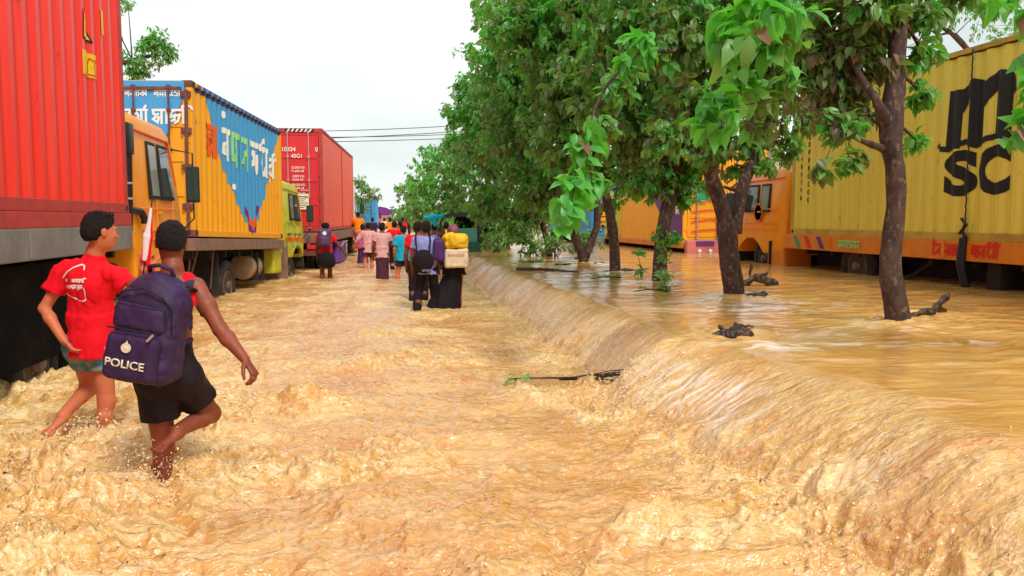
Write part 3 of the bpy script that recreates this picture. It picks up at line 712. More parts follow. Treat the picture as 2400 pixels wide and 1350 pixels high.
place_flat('triangle_face', bm, M['yellow'], q, (1.212, 8.93 + 2.05, 3.28 - 1.56), (0, 1, 0), (0, 0, 1), RD(8.93 + 2.05, 1), .007)
bm = bmesh.new(); box(bm, (0, 0, 0), (.07, .26, .0015))
place_flat('sticker', bm, M['yellow'], C1, (1.212, 9.46 + 2.05, 3.42 - 1.56), (0, 1, 0), (0, 0, 1), RD(9.46 + 2.05, 1))

# --- second: painted box lorry, yellow cab
T2 = thing('box_lorry', 'lorry with orange and blue painted box body lettered in white', 'lorry', (-4.35, 14.685, 0), R(-6.8), GL)
T2.rotation_euler = (R(-1.7), 0, R(-6.8))
chassis(T2, -.05, 8.6, 1.17, M['bed_brown'], railh=.21, bedlen=6.15)
bx = sub_empty('box_body', T2, (0, 0, 1.20))
e2 = container(bx, 6.07, 2.58, 2.44, M['orange'], M['orange'], M['orange'], rod=M['rust'], casting=M['rust'])
for s, f in ((1, (0, 1, 0)),):
    u0 = 0
    bm = bmesh.new()
    left = [(.62, 2.50), (.86, 2.36), (.95, 2.1), (1.08, 1.98), (1.2, 1.72), (1.42, 1.55), (1.58, 1.3), (1.84, 1.18), (2.02, 1.0), (2.26, .92), (2.42, .7), (2.74, .56), (2.96, .36), (3.2, .3), (3.36, .16), (3.5, .10), (3.58, .05)]
    right = [(3.72, .08), (3.86, .3), (4.1, .46), (4.28, .72), (4.55, .86), (4.66, 1.1), (4.9, 1.3), (5.02, 1.56), (5.3, 1.78), (5.42, 2.04), (5.66, 2.2), (5.86, 2.42), (5.9, 2.50)]
    # fill as a strip ladder between both edges
    def ed(edge, z):
        for a, b_ in zip(edge, edge[1:]):
            lo, hi = (a, b_) if a[1] < b_[1] else (b_, a)
            if lo[1] <= z <= hi[1]: return lo[0] + (hi[0] - lo[0]) * (z - lo[1]) / max(1e-6, hi[1] - lo[1])
        return None
    zz = np.linspace(.08, 2.50, 50)
    prev = None
    for z in zz:
        a, c_ = ed(left, z), ed(right, z)
        if a is None or c_ is None: continue
        r_ = (bm.verts.new((a, z, 0)), bm.verts.new((c_, z, 0)))
        if prev: bm.faces.new((prev[0], prev[1], r_[1], r_[0]))
        prev = r_
    bp = place_flat('painted_wedge', bm, M['blue'], bx, (1.210, 0, 0), (0, 1, 0), (0, 0, 1), RD(0, 1), .003)
    bm = bmesh.new(); box(bm, (.15, 2.44, 0), (5.95, 2.5, .0015))
    place_flat('dark_stripe', bm, M['blue_dark'], bx, (1.210, 0, 0), (0, 1, 0), (0, 0, 1), RD(0, 1), .007)
    bm = bmesh.new()
    prism(bm, [(3.12, .52), (3.3, .36), (3.5, .12), (3.62, .05), (3.74, .12), (3.9, .42), (4.0, .62), (3.84, .5), (3.7, .44), (3.62, .3), (3.45, .34), (3.3, .62)], 0, .001, 'z')
    place_flat('painted_flame', bm, M['orange_text'], bx, (1.210, 0, 0), (0, 1, 0), (0, 0, 1), RD(0, 1), .008)
    bm = bmesh.new()
    for pts in (((3.05, .62), (3.2, .42), (3.5, .08)), ((3.98, .68), (3.84, .36), (3.66, .08))): ribbon(bm, pts, .09, .001)
    place_flat('painted_edge', bm, M['purple'], bx, (1.210, 0, 0), (0, 1, 0), (0, 0, 1), RD(0, 1), .010)
    # lettering that grows towards the front, set as separate painted letters
    for nm, s_, u, z, sz, mm in (('letter', 'a', .72, 1.42, .52, 'orange_text'), ('letter', 'n', 1.62, 1.44, .55, 'white'), ('letter', 'mA', 2.12, 1.36, .62, 'green_pale'), ('letter', 'n', 2.84, 1.34, .62, 'green_pale'),
                             ('letter', 'TA', 3.42, 1.34, .62, 'white'), ('letter', 'tA', 4.2, 1.34, .6, 'white'), ('letter', 'ri', 4.9, 1.36, .42, 'white')):
        place_flat('painted_letter', bangla_bm(s_, sz, .2), M[mm], bx, (1.210, u, z), (0, 1, 0), (0, 0, 1), RD(u, 1), .012)
    bm = bmesh.new(); lathe(bm, [(.07, 0), (.07, .002)], 14, 'z', (1.72, 2.28, 0)); lathe(bm, [(.06, 0), (.06, .002)], 14, 'z', (2.3, .98, 0))
    place_flat('painted_dot', bm, M['white'], bx, (1.210, 0, 0), (0, 1, 0), (0, 0, 1), RD(0, 1), .012)
    bm = bmesh.new(); box(bm, (.55, 2.515, 0), (5.95, 2.575, .002)); place_flat('painted_band', bm, M['blue'], bx, (1.2205, 0, 0), (0, 1, 0), (0, 0, 1), off=.003)
    bm = bmesh.new()
    for k in range(21): box(bm, (.3 + k * .278, 2.50, 0), (.42 + k * .278, 2.56, .012), .003)
    place_flat('roof_notches', bm, M['blue_dark'], bx, (1.2205, 0, 0), (0, 1, 0), (0, 0, 1), off=.006)
# rear doors: blue field with white words
bm = bmesh.new()
A = [(-1.2, 2.57), (-1.2, .9), (.34, .9), (.56, 1.3), (.78, 1.64), (.92, 1.95), (1.10, 2.32), (1.10, 2.57)]
prism(bm, A, 0, .002, 'z')
place_flat('painted_field', bm, M['blue'], bx, (0, 0, 0), (1, 0, 0), (0, 0, 1), off=.006)
bm = bmesh.new(); box(bm, (-1.15, 2.42, 0), (1.05, 2.47, .04)); place_flat('door_bar', bm, M['rust'], bx, (0, 0, 0), (1, 0, 0), (0, 0, 1), off=.004)
for w_, sz, x, z in (('AnlniAkA', .10, .02, 2.31), ('lmitedA', .10, .60, 2.31), ('AnAkbA', .10, -.7, 2.31), ('kArgAR', .23, -.22, 1.86), ('sAviR', .23, .56, 1.86), ('bnAm', .23, -1.0, 1.86)):
    place_flat('painted_lettering', bangla_bm(w_, sz, .17), M['white'], bx, (x, 0, z), (1, 0, 0), (0, 0, 1), off=.010)
bm = bmesh.new()
for x in (1.14,):
    tube(bm, [(x, -.045, .1), (x - .01, -.045, 1.2), (x, -.045, 2.42)], .03, 8)
    for z in (.5, 1.15, 1.75, 2.35): box(bm, (x - .1, -.05, z - .05), (x + .07, .0, z + .05), .01)
bm_obj('door_post', bm, M['rust'], bx)
axle(T2, 2.15, .27); wheel(T2, .98, 7.35, .25); wheel(T2, -.98, 7.35, .25, side=-1)
bm = bmesh.new(); lathe(bm, [(.02, 3.9), (.26, 3.94), (.28, 4.0), (.28, 4.75), (.26, 4.8), (.02, 4.84)], 22, 'y', (.85, 0, .58))
tk = bm_obj('fuel_tank', bm, M['tank'], T2, sharp=40)
for y in (4.1, 4.6):
    bm = bmesh.new(); box(bm, (.5, y, .28), (1.15, y + .05, .9)); bm_obj('tank_strap', bm, M['dark'], tk)
for a in (((1.05, .25, .9), (.9, .45, .1)), ((1.05, .6, .95), (.8, .7, .15)), ((1.1, 1.3, .95), (1.02, 1.35, .25))):
    bm = bmesh.new(); tube(bm, a, .018, 6); bm_obj('underframe_brace', bm, M['rim'], T2)
bm = bmesh.new(); box(bm, (.5, 1.4, .1), (1.15, 1.44, .92), .01); bm_obj('mudflap', bm, M['dark'], T2)
bm = bmesh.new(); box(bm, (.55, 5.5, .38), (1.16, 6.2, .96), .05); bm_obj('battery_box', bm, M['cab_yellow'], T2)
cb = cab_build(T2, 6.45, .72, M['cab_yellow'], W=2.36, Lc=2.1, H=1.92, trim=M['cab_yellow'])
bm = bmesh.new()
for k in range(7): box(bm, (1.18, 6.6 + k * .27, 1.12 + .04 * (k % 2)), (1.19, 6.78 + k * .27, 1.24 + .04 * (k % 2)), .004)
bm_obj('painted_trim', bm, M['orange_text'], cb)
for k in range(6):
    bm = bmesh.new(); lathe(bm, [(.06, 1.178), (.05, 1.19)], 8, 'x', (0, 6.7 + k * .3, 1.02 + .3 * (k % 2))); bm_obj('painted_rosette', bm, M['green'], cb)
bm = bmesh.new(); box(bm, (.7, 6.45, .1), (1.24, 6.5, 1.0), .01); bm_obj('mudflap', bm, M['bed_brown'], T2)

# --- third: orange red container with numbered doors
T3 = thing('flatbed_lorry', 'far red container lorry with purple mudguard and white cab pillar', 'lorry', (-2.91, 24.15, 0), R(-2.5), GL)
chassis(T3, 0, 12.8, 1.10, M['bed_brown'], railh=.3, bedlen=10.7)
for y in (1.6, 2.9): axle(T3, y, .24)
wheel(T3, .98, 12.0, .22); wheel(T3, -.98, 12.0, .22, side=-1)
bm = bmesh.new(); prism(bm, [(3.9, .05), (4.0, .45), (4.4, .72), (6.2, .74), (6.5, .5), (6.5, .05)], 1.0, 1.27, 'x')
bm_obj('mudguard', bm, M['purple'], T3)
bm = bmesh.new(); tube(bm, [(1.3, 3.9, .5), (1.3, 5.0, .68), (1.3, 6.5, .7)], .02, 6); bm_obj('mudguard_rail', bm, M['rod'], T3)
bm = bmesh.new(); box(bm, (-1.1, -.12, .45), (1.1, -.02, .62), .02)
for x in (-.8, .8): box(bm, (x - .04, -.1, .5), (x + .04, .0, 1.0))
bm_obj('rear_bumper', bm, M['rust'], T3)
for x in (-.9, .9):
    bm = bmesh.new(); box(bm, (x - .14, -.16, .64), (x + .14, -.1, .76), .01); bm_obj('tail_lamp', bm, M['red_text'], T3)
cab_build(T3, 10.95, .72, M['cab'], W=2.36, Lc=2.1, H=2.0, trim=M['white'])
bm = bmesh.new(); box(bm, (1.16, 10.75, .6), (1.24, 10.86, 3.0), .02); bm_obj('cab_pillar', bm, M['white'], T3)
bm = bmesh.new(); prism(bm, [(10.9, 2.7), (11.5, 2.95), (12.1, 2.9), (12.4, 2.6), (12.2, 2.45), (11.0, 2.4)], -.6, 1.1, 'x'); bm_obj('roof_tarpaulin', bm, M['green'], T3)
C3 = thing('shipping_container', 'orange red shipping container with white numbers and cream notice on its doors', 'shipping container', (-2.91, 24.15, 1.13), R(-2.5), GC)
e3 = container(C3, 10.56, 2.88, 2.44, M['red_side'], M['red_frame'], M['red_door'], dep=.012, split=5.75)
W_ = lambda s, x, z, sz, b=.012: place_flat('door_marking', text_bm(s, sz, b, .95), M['white'], C3, (x, 0, z), (1, 0, 0), (0, 0, 1), off=.016)
W_('UETU 910834', -.42, 2.24, .165); W_('0', 1.02, 2.24, .165); W_('45G1', .36, 2.06, .15)
W_('MX.GROSS', -.5, 1.72, .12)
for k, s in enumerate(('32,500 KG', '71,650 LB', ' 3,880 KG', ' 8,550 LB', '28,620 KG', '63,100 LB', '76.4 CU.M')): W_(s, .36, 1.76 - .095 * k - .05 * (k // 2), .088, .008)
bm = bmesh.new(); box(bm, (.36, .62, 0), (.86, 1.06, .006)); nt_ = place_flat('notice', bm, M['card'], C3, (0, 0, 0), (1, 0, 0), (0, 0, 1), off=.014)
bm = bmesh.new()
for k in range(6): ribbon(bm, [(.42, .98 - k * .06), (.80 - .05 * (k % 3), .98 - k * .06)], .018)
place_flat('notice_lines', bm, M['black'], nt_, (0, 0, 0), (1, 0, 0), (0, 0, 1), off=.022)
bm = bmesh.new()
for k in range(6): prism(bm, [(.24 + k * .12, 2.78), (.29 + k * .12, 2.78), (.35 + k * .12, 2.86), (.30 + k * .12, 2.86)], 0, .002, 'z')
place_flat('hazard_stripes', bm, M['white'], C3, (0, 0, 0), (1, 0, 0), (0, 0, 1), off=.006)
bm = bmesh.new(); box(bm, (.2, 2.775, 0), (1.0, 2.865, .001)); place_flat('hazard_band', bm, M['black'], C3, (0, 0, 0), (1, 0, 0), (0, 0, 1), off=.003)

# --- far ahead
T4 = thing('box_lorry', 'small blue slatted box lorry beyond the far red container', 'lorry', (-1.72, 62, 0), R(-1), GL)
bx4 = sub_empty('box_body', T4, (0, 0, .95)); container(bx4, 6, 1.95, 2.3, M['blue'], M['blue'], M['blue'], rod=M['blue_dark'])
chassis(T4, 0, 8, .93, M['blue_dark'], railh=.3, bedlen=6.1); axle(T4, 1.8, .2); wheel(T4, .9, 7.2, .2)
cab_build(T4, 6.3, .6, M['cab_blue'], W=2.1, Lc=1.9, H=1.8)
T5 = thing('open_lorry', 'distant lorry with purple tarpaulin in the haze of the crowd', 'lorry', (-.25, 95, 0), 0, GL)
chassis(T5, 0, 8, 1.1, M['purple'], railh=.35, bedlen=6.1)
bm = bmesh.new(); box(bm, (-1.15, 0, 1.1), (1.15, 6, 2.0), .05); bm_obj('cargo_side', bm, M['pink'], T5)
bm = bmesh.new(); prism(bm, [(-1.18, 1.9), (-1.1, 2.45), (-.3, 2.85), (.5, 2.7), (1.1, 2.4), (1.18, 1.9)], -.05, 6.05, 'y'); bm_obj('tarpaulin', bm, M['purple'], T5)
axle(T5, 1.8, .2); cab_build(T5, 6.4, .6, M['red_side'], W=2.1, Lc=1.9, H=1.8)

# ------------------------------------------------------------------ right carriageway
T6 = thing('flatbed_lorry', 'orange cab lorry with red lettered bed carrying the ochre container', 'lorry', (8.92, 0, 0), 0, GR)
chassis(T6, 2.6, 17.0, 1.2, M['bed_orange'], railh=.27, bedlen=15.25)
for y in (4.3, 5.6, 6.9): axle(T6, y, .7)
axle(T6, 12.9, .7)
wheel(T6, -.98, 16.35, .66, side=-1); wheel(T6, .98, 16.35, .66)
cb = cab_build(T6, 15.32, .78, M['cab'], W=2.4, Lc=2.2, H=1.72)
bm = bmesh.new(); lathe(bm, [(.2, -1.212), (.17, -1.216), (.16, -1.212)], 20, 'x', (0, 16.45, 1.62)); bm_obj('door_emblem', bm, M['orange_text'], cb)
bm = bmesh.new(); box(bm, (-1.2, 15.3, .3), (-.6, 16.0, .92), .05); bm_obj('tool_box', bm, M['bed_orange'], T6)
bm = bmesh.new(); box(bm, (-1.24, 15.82, .2), (-.7, 15.87, 1.05), .01); bm_obj('mudflap', bm, M['rubber'], T6)
bm = bmesh.new()
box(bm, (-1.1, 9.6, .5), (-.7, 9.85, 1.0), .02); box(bm, (-1.12, 9.4, .38), (-.66, 10.05, .5), .02)
bm_obj('landing_leg', bm, M['dark'], T6)
for a in (((-1.1, 11.7, .5), (-1.0, 10.9, .95)), ((-1.1, 8.4, .55), (-1.1, 9.3, .98))):
    bm = bmesh.new(); tube(bm, a, .03, 6); bm_obj('underframe_brace', bm, M['dark'], T6)
bm = bmesh.new(); box(bm, (-1.1, 7.9, .48), (-.7, 9.1, .8), .03); bm_obj('battery_box', bm, M['dark'], T6)
bm = bmesh.new()                                         # lashing chain with its hook over the container and down to the bed
for k in range(34):
    a = 3.72 - k * .066
    tube(bm, [(-1.25, 10.10 + .012 * (k % 2), a), (-1.25, 10.10 - .012 * (k % 2) + .004, a - .07)], .010, 5)
for a in ((1.5, .05), (1.42, -.03), (1.34, .05), (1.26, -.02)):
    tube(bm, [(-1.27, 10.1 + a[1], a[0]), (-1.27, 10.1 - a[1], a[0] - .09), (-1.27, 10.15 - a[1], a[0] - .12)], .022, 6)
tube(bm, [(-1.27, 10.1, 1.24), (-1.28, 10.12, .9), (-1.2, 10.1, .55)], [.05, .06, .05], 8)
bm_obj('lashing_chain', bm, M['black'], T6)
F = lambda nm, bm, m, y, z, off=.004: place_flat(nm, bm, M[m], T6, (-1.241, y, z), (0, -1, 0), (0, 0, 1), off=off)
F('bed_lettering', bangla_bm('trAkAs', .15, .2), 'red_text', 10.78, .985, .006)
F('bed_lettering', bangla_bm('pArtiA', .15, .2), 'red_text', 9.98, .985, .006)
F('bed_lettering', bangla_bm('kmbAdebn', .12, .2), 'green_pale', 13.25, 1.0, .006)
for y, mm in ((14.85, 'green'), (14.45, 'red_text'), (14.0, 'purple')):
    bm = bmesh.new(); prism(bm, [(0, .24), (.14, .24), (.3, .03), (.16, .03)], 0, .002, 'z'); F('bed_stripe', bm, mm, y, .935)
C6 = thing('shipping_container', 'ochre yellow shipping container with black block logo behind the big tree', 'shipping container', (8.92, 2.8, 1.2), 0, GC)
container(C6, 12.2, 2.56, 2.44, M['msc'], M['msc_frame'], M['msc'], near='doors')
dR = lambda Y: RD(12.2 - .1 * 0 - (Y - 2.8) - .0, 1)      # ribs of the left side are counted from its far end
def G(nm, bm, m, Y, z, off=.004):
    u = 15.0 - Y
    return place_flat(nm, bm, M[m], C6, (-1.210, Y - 2.8, z - 1.2), (0, -1, 0), (0, 0, 1), RD(u, 1), off)
lg = sub_empty('logo', C6)
def LG(bm, Y, z):
    o = G('logo_letter', bm, 'black', Y, z); o.parent = lg; return o
bm = bmesh.new()
ribbon(bm, [(.33, 2.45), (.36, 3.24)], .29, 0); ribbon(bm, [(.76, 2.48), (.79, 3.12)], .27, .0006); ribbon(bm, [(1.24, 2.5), (1.26, 3.16)], .27, .0012)
ribbon(bm, [(.42, 2.98), (.56, 3.16), (.70, 3.24), (.84, 3.2), (.88, 3.0)], .2, .0018); ribbon(bm, [(.84, 3.0), (1.0, 3.18), (1.16, 3.27), (1.3, 3.24), (1.37, 3.04)], .22, .0024)
ribbon(bm, [(.0, 2.53), (.08, 2.47), (.22, 2.45), (.4, 2.50), (.58, 2.53), (.78, 2.46), (.98, 2.53), (1.2, 2.56), (1.4, 2.50), (1.58, 2.55)], .075, .003)
for v in bm.verts: v.co.y -= 2.4
LG(bm, 10.82, 2.4)
def fit(s, w, h):
    bm = text_bm(s, 1, .05)
    xs = [v.co.x for v in bm.verts]; ys_ = [v.co.y for v in bm.verts]
    for v in bm.verts: v.co.x = (v.co.x - min(xs)) / (max(xs) - min(xs)) * w; v.co.y = (v.co.y - min(ys_)) / (max(ys_) - min(ys_)) * h
    return bm
LG(fit('S', .64, .62), 10.64, 1.80); LG(fit('C', .56, .64), 9.98, 1.80)
for k, ch in enumerate('IPDPFFDCCC'.replace('I', 'M')):
    G('side_number', fit(ch, .075, .09), 'black', 14.48, 3.1 - k * .145, .004)
for k in range(9): G('side_number', fit('8234157911'[k], .05, .085), 'black', 14.74, 3.0 - k * .145, .004)

T7 = thing('box_lorry', 'orange box lorry with purple diamonds and tiger striped rear doors', 'lorry', (9.1, 21.3, 0), 0, GR)
chassis(T7, 0, 8.2, .86, M['bed_orange'], railh=.16, bedlen=6.1)
bx7 = sub_empty('box_body', T7, (0, 0, .86)); container(bx7, 6.0, 2.5, 2.44, M['orange'], M['orange'], M['orange'], dep=.01)
bm = bmesh.new(); prism(bm, [(2.1, 2.35), (3.9, 2.35), (4.7, 1.35), (5.85, 1.35), (5.85, .12), (5.2, .12), (4.3, .62), (3.3, 1.3)], 0, .002, 'z')
place_flat('painted_wedge', bm, M['purple'], bx7, (-1.210, 6.0, 0), (0, -1, 0), (0, 0, 1), off=.006)
place_flat('painted_lettering', bangla_bm('sb', .2, .2), M['white'], bx7, (-1.210, .62, .75), (0, -1, 0), (0, 0, 1), off=.012)
bm = bmesh.new(); box(bm, (-.95, 1.12, 0), (-.45, 1.4, .01), .003); place_flat('painted_panel', bm, M['green'], bx7, (0, 0, 0), (1, 0, 0), (0, 0, 1), off=.012)
bm = bmesh.new()
for k in range(9): ribbon(bm, [(-.1 + k * .07, 1.75 - k * .17), (.1 + k * .07, 1.9 - k * .17), (.3 + k * .06, 2.1 - k * .17)], .045, .0006 * k)
for k in range(5): ribbon(bm, [(-1.0 + k * .2, 1.75), (-.94 + k * .2, 1.95 + .04 * k)], .05, .0007 * k)
place_flat('tiger_stripes', bm, M['black'], bx7, (0, 0, 0), (1, 0, 0), (0, 0, 1), off=.012)
bm = bmesh.new()
for k in range(3): ribbon(bm, [(-1.0, .28 + k * .26), (-.5, .34 + k * .26), (1.0, .3 + k * .26)], .03, .0006 * k)
place_flat('painted_trim', bm, M['red_text'], bx7, (0, 0, 0), (1, 0, 0), (0, 0, 1), off=.013)
bm = bmesh.new(); box(bm, (-1.2, -.25, .52), (1.2, -.05, .92), .03); bp7 = bm_obj('rear_bumper', bm, M['pink'], T7)
for x in (-.7, 0, .7):
    bm = bmesh.new(); box(bm, (x - .25, -.28, .78), (x + .25, -.2, .9), .01); bm_obj('bumper_panel', bm, M['purple'], T7)
for x in (-.85, -.55, .25, .6):
    bm = bmesh.new(); lathe(bm, [(.055, -.26), (.04, -.28)], 10, 'y', (x, 0, .64)); bm_obj('tail_lamp', bm, M['white'], T7)
axle(T7, 1.7, .66); axle(T7, 7.4, .66, dual=False)
cab_build(T7, 6.3, .75, M['cab_yellow'], W=2.3, Lc=2.0, H=1.75)
T8 = thing('box_lorry', 'blue box lorry with yellow rear panel seen between forked trunks', 'lorry', (9.0, 31, 0), 0, GR)
chassis(T8, 0, 8.2, .95, M['cab_blue'], railh=.2, bedlen=6.1)
bx8 = sub_empty('box_body', T8, (0, 0, .95)); container(bx8, 6.0, 2.2, 2.4, M['cab_blue'], M['cab_blue'], M['cab_blue'], dep=.015)
bm = bmesh.new(); box(bm, (-1.0, .3, 0), (.9, .95, .01), .003); place_flat('painted_panel', bm, M['orange'], bx8, (0, 0, 0), (1, 0, 0), (0, 0, 1), off=.07)
bm = bmesh.new()
for k in range(3): ribbon(bm, [(-.9, .42 + k * .2), (.8, .42 + k * .2)], .05, .0006 * k)
place_flat('panel_lines', bm, M['rust'], bx8, (0, 0, 0), (1, 0, 0), (0, 0, 1), off=.085)
bm = bmesh.new(); box(bm, (-1.2, -.2, .5), (1.2, -.05, .8), .03); bm_obj('rear_bumper', bm, M['bed'], T8)
axle(T8, 1.7, .66); axle(T8, 7.4, .66, dual=False)
cab_build(T8, 6.3, .75, M['cab_blue'], W=2.3, Lc=2.0, H=1.75)
# ------------------------------------------------------------------ soft bodies: distance field + surface nets
V_ = lambda *a: np.array(a, np.float32)
class Field:
    def __init__(s, lo, hi, h):
        s.lo = np.array(lo, np.float32) - 2 * h; s.h = h
        s.n = np.ceil((np.array(hi) + 2 * h - s.lo) / h).astype(int) + 1
        s.ax = [(s.lo[i] + h * np.arange(s.n[i])).astype(np.float32) for i in range(3)]
        s.F = np.full(s.n, 1.0, np.float32)
    def _reg(s, lo, hi):
        i0 = np.clip(np.floor((np.array(lo) - s.lo) / s.h).astype(int), 0, s.n - 1)
        i1 = np.clip(np.ceil((np.array(hi) - s.lo) / s.h).astype(int) + 1, 1, s.n)
        sl = tuple(slice(a, b) for a, b in zip(i0, i1))
        return sl, s.ax[0][sl[0]][:, None, None], s.ax[1][sl[1]][None, :, None], s.ax[2][sl[2]][None, None, :]
    def _comb(s, sl, d, k):
        f = s.F[sl]
        if k > 0:
            hh = np.clip(.5 + .5 * (f - d) / k, 0, 1)
            s.F[sl] = f + (d - f) * hh - k * hh * (1 - hh)
        else: s.F[sl] = np.minimum(f, d)
    def cone(s, a, b, ra, rb=None, k=.02, flat=None, fn=(0, 1, 0)):
        rb = ra if rb is None else rb
        a = np.array(a, np.float32); b = np.array(b, np.float32); m = max(ra, rb) * 1.25 + k + 2 * s.h
        sl, X, Y, Z = s._reg(np.minimum(a, b) - m, np.maximum(a, b) + m)
        ba = b - a; L = max(1e-9, float(ba @ ba))
        t = np.clip(((X - a[0]) * ba[0] + (Y - a[1]) * ba[1] + (Z - a[2]) * ba[2]) / L, 0, 1)
        wx, wy, wz = X - a[0] - t * ba[0], Y - a[1] - t * ba[1], Z - a[2] - t * ba[2]
        if flat:
            n = np.array(fn, np.float32); n = n / np.linalg.norm(n); q = (wx * n[0] + wy * n[1] + wz * n[2]) * (1 / flat - 1)
            wx = wx + q * n[0]; wy = wy + q * n[1]; wz = wz + q * n[2]
        s._comb(sl, np.sqrt(wx * wx + wy * wy + wz * wz) - (ra + (rb - ra) * t), k); return s
    def ell(s, c, r, k=.02, rot=None):
        c = np.array(c, np.float32); r = np.array(r, np.float32); m = r.max() + k + 2 * s.h
        sl, X, Y, Z = s._reg(c - m, c + m)
        x, y, z = X - c[0], Y - c[1], Z - c[2]
        if rot is not None:
            A = np.array(rot, np.float32)
            x, y, z = (A[0, 0] * x + A[1, 0] * y + A[2, 0] * z, A[0, 1] * x + A[1, 1] * y + A[2, 1] * z, A[0, 2] * x + A[1, 2] * y + A[2, 2] * z)
        k0 = np.sqrt((x / r[0]) ** 2 + (y / r[1]) ** 2 + (z / r[2]) ** 2); k1 = np.sqrt((x / r[0] ** 2) ** 2 + (y / r[1] ** 2) ** 2 + (z / r[2] ** 2) ** 2)
        s._comb(sl, k0 * (k0 - 1) / np.maximum(k1, 1e-6), k); return s
    def rbox(s, c, hs, r, k=.02, rot=None):
        c = np.array(c, np.float32); m = float(np.linalg.norm(hs)) + r + k + 2 * s.h
        sl, X, Y, Z = s._reg(c - m, c + m)
        x, y, z = X - c[0], Y - c[1], Z - c[2]
        if rot is not None:
            A = np.array(rot, np.float32)
            x, y, z = (A[0, 0] * x + A[1, 0] * y + A[2, 0] * z, A[0, 1] * x + A[1, 1] * y + A[2, 1] * z, A[0, 2] * x + A[1, 2] * y + A[2, 2] * z)
        qx, qy, qz = abs(x) - hs[0] + r, abs(y) - hs[1] + r, abs(z) - hs[2] + r
        d = np.sqrt(np.maximum(qx, 0) ** 2 + np.maximum(qy, 0) ** 2 + np.maximum(qz, 0) ** 2) + np.minimum(np.maximum(np.maximum(qx, qy), qz), 0) - r
        s._comb(sl, d, k); return s
    def cut(s, p, n, lo=None, hi=None):
        """remove what lies on the n side of the plane through p (inside the region when given)"""
        n = np.array(n, np.float32); n = n / np.linalg.norm(n); p = np.array(p, np.float32)
        sl, X, Y, Z = s._reg(lo if lo is not None else s.lo, hi if hi is not None else s.lo + s.n * s.h)
        d = (X - p[0]) * n[0] + (Y - p[1]) * n[1] + (Z - p[2]) * n[2]
        s.F[sl] = np.maximum(s.F[sl], d); return s
    def noise(s, amp, sc, seed=0, st=(1, 1, 1), fold=False):
        i, j, k = np.nonzero(np.abs(s.F) < .05)
        v = vn3(s.ax[0][i] * sc * st[0], s.ax[1][j] * sc * st[1], s.ax[2][k] * sc * st[2], seed)
        s.F[i, j, k] += amp * ((1 - 2 * np.abs(v)) if fold else v); return s
    def cyl(s, a, b, ra, rb=None, k=.0, flat=None, fn=(0, 1, 0), r=.006):
        """tapered cylinder with flat ends"""
        rb = ra if rb is None else rb
        a = np.array(a, np.float32); b = np.array(b, np.float32); m = max(ra, rb) * 1.3 + k + 2 * s.h
        sl, X, Y, Z = s._reg(np.minimum(a, b) - m, np.maximum(a, b) + m)
        ba = b - a; L = float(np.linalg.norm(ba)); u = ba / L
        ax = (X - a[0]) * u[0] + (Y - a[1]) * u[1] + (Z - a[2]) * u[2]; t = np.clip(ax / L, 0, 1)
        wx, wy, wz = X - a[0] - ax * u[0], Y - a[1] - ax * u[1], Z - a[2] - ax * u[2]
        if flat:
            n = np.array(fn, np.float32); n = n - u * float(n @ u); n = n / np.linalg.norm(n); q = (wx * n[0] + wy * n[1] + wz * n[2]) * (1 / flat - 1)
            wx = wx + q * n[0]; wy = wy + q * n[1]; wz = wz + q * n[2]
        d = np.maximum(np.sqrt(wx * wx + wy * wy + wz * wz) - (ra + (rb - ra) * t), np.maximum(-ax, ax - L))
        s._comb(sl, d, k); return s
    def mesh(s, name, mat, parent=None, relax=1):
        F = s.F; ins = F < 0
        nx, ny, nz = F.shape
        acc = np.zeros((nx - 1, ny - 1, nz - 1, 3), np.float32); cnt = np.zeros((nx - 1, ny - 1, nz - 1), np.float32)
        cs = {}
        for ax in range(3):
            A = [slice(None)] * 3; B = [slice(None)] * 3; A[ax] = slice(0, -1); B[ax] = slice(1, None)
            fa, fb = F[tuple(A)], F[tuple(B)]; cr_ = ins[tuple(A)] != ins[tuple(B)]
            ii = np.argwhere(cr_); cs[ax] = (ii, ins[tuple(A)][cr_])
            t = fa[cr_] / (fa[cr_] - fb[cr_]); P = ii.astype(np.float32); P[:, ax] += t
            o1, o2 = [q for q in range(3) if q != ax]
            for d1 in (0, -1):
                for d2 in (0, -1):
                    c = ii.copy(); c[:, o1] += d1; c[:, o2] += d2
                    ok = np.all((c >= 0) & (c < np.array([nx - 1, ny - 1, nz - 1])), 1); c = c[ok]
                    np.add.at(acc, (c[:, 0], c[:, 1], c[:, 2]), P[ok]); np.add.at(cnt, (c[:, 0], c[:, 1], c[:, 2]), 1)
        act = cnt > 0; vid = np.full(cnt.shape, -1, np.int32); vid[act] = np.arange(act.sum())
        V = acc[act] / cnt[act][:, None]; V = s.lo + V * s.h
        Q = []
        for ax in range(3):
            ii, sg = cs[ax]; o1, o2 = [(1, 2), (2, 0), (0, 1)][ax]
            ok = np.all(ii[:, [o1, o2]] > 0, 1) & (ii[:, o1] < F.shape[o1] - 1) & (ii[:, o2] < F.shape[o2] - 1); ii = ii[ok]; sg = sg[ok]
            def g(d1, d2):
                c = ii.copy(); c[:, o1] += d1; c[:, o2] += d2; return vid[c[:, 0], c[:, 1], c[:, 2]]
            q = np.stack([g(-1, -1), g(0, -1), g(0, 0), g(-1, 0)], 1); q[~sg] = q[~sg][:, ::-1]; Q.append(q)
        Q = np.concatenate(Q)
        Q = Q[(Q >= 0).all(1)]
        return np_mesh(name, V, Q, mat, parent)

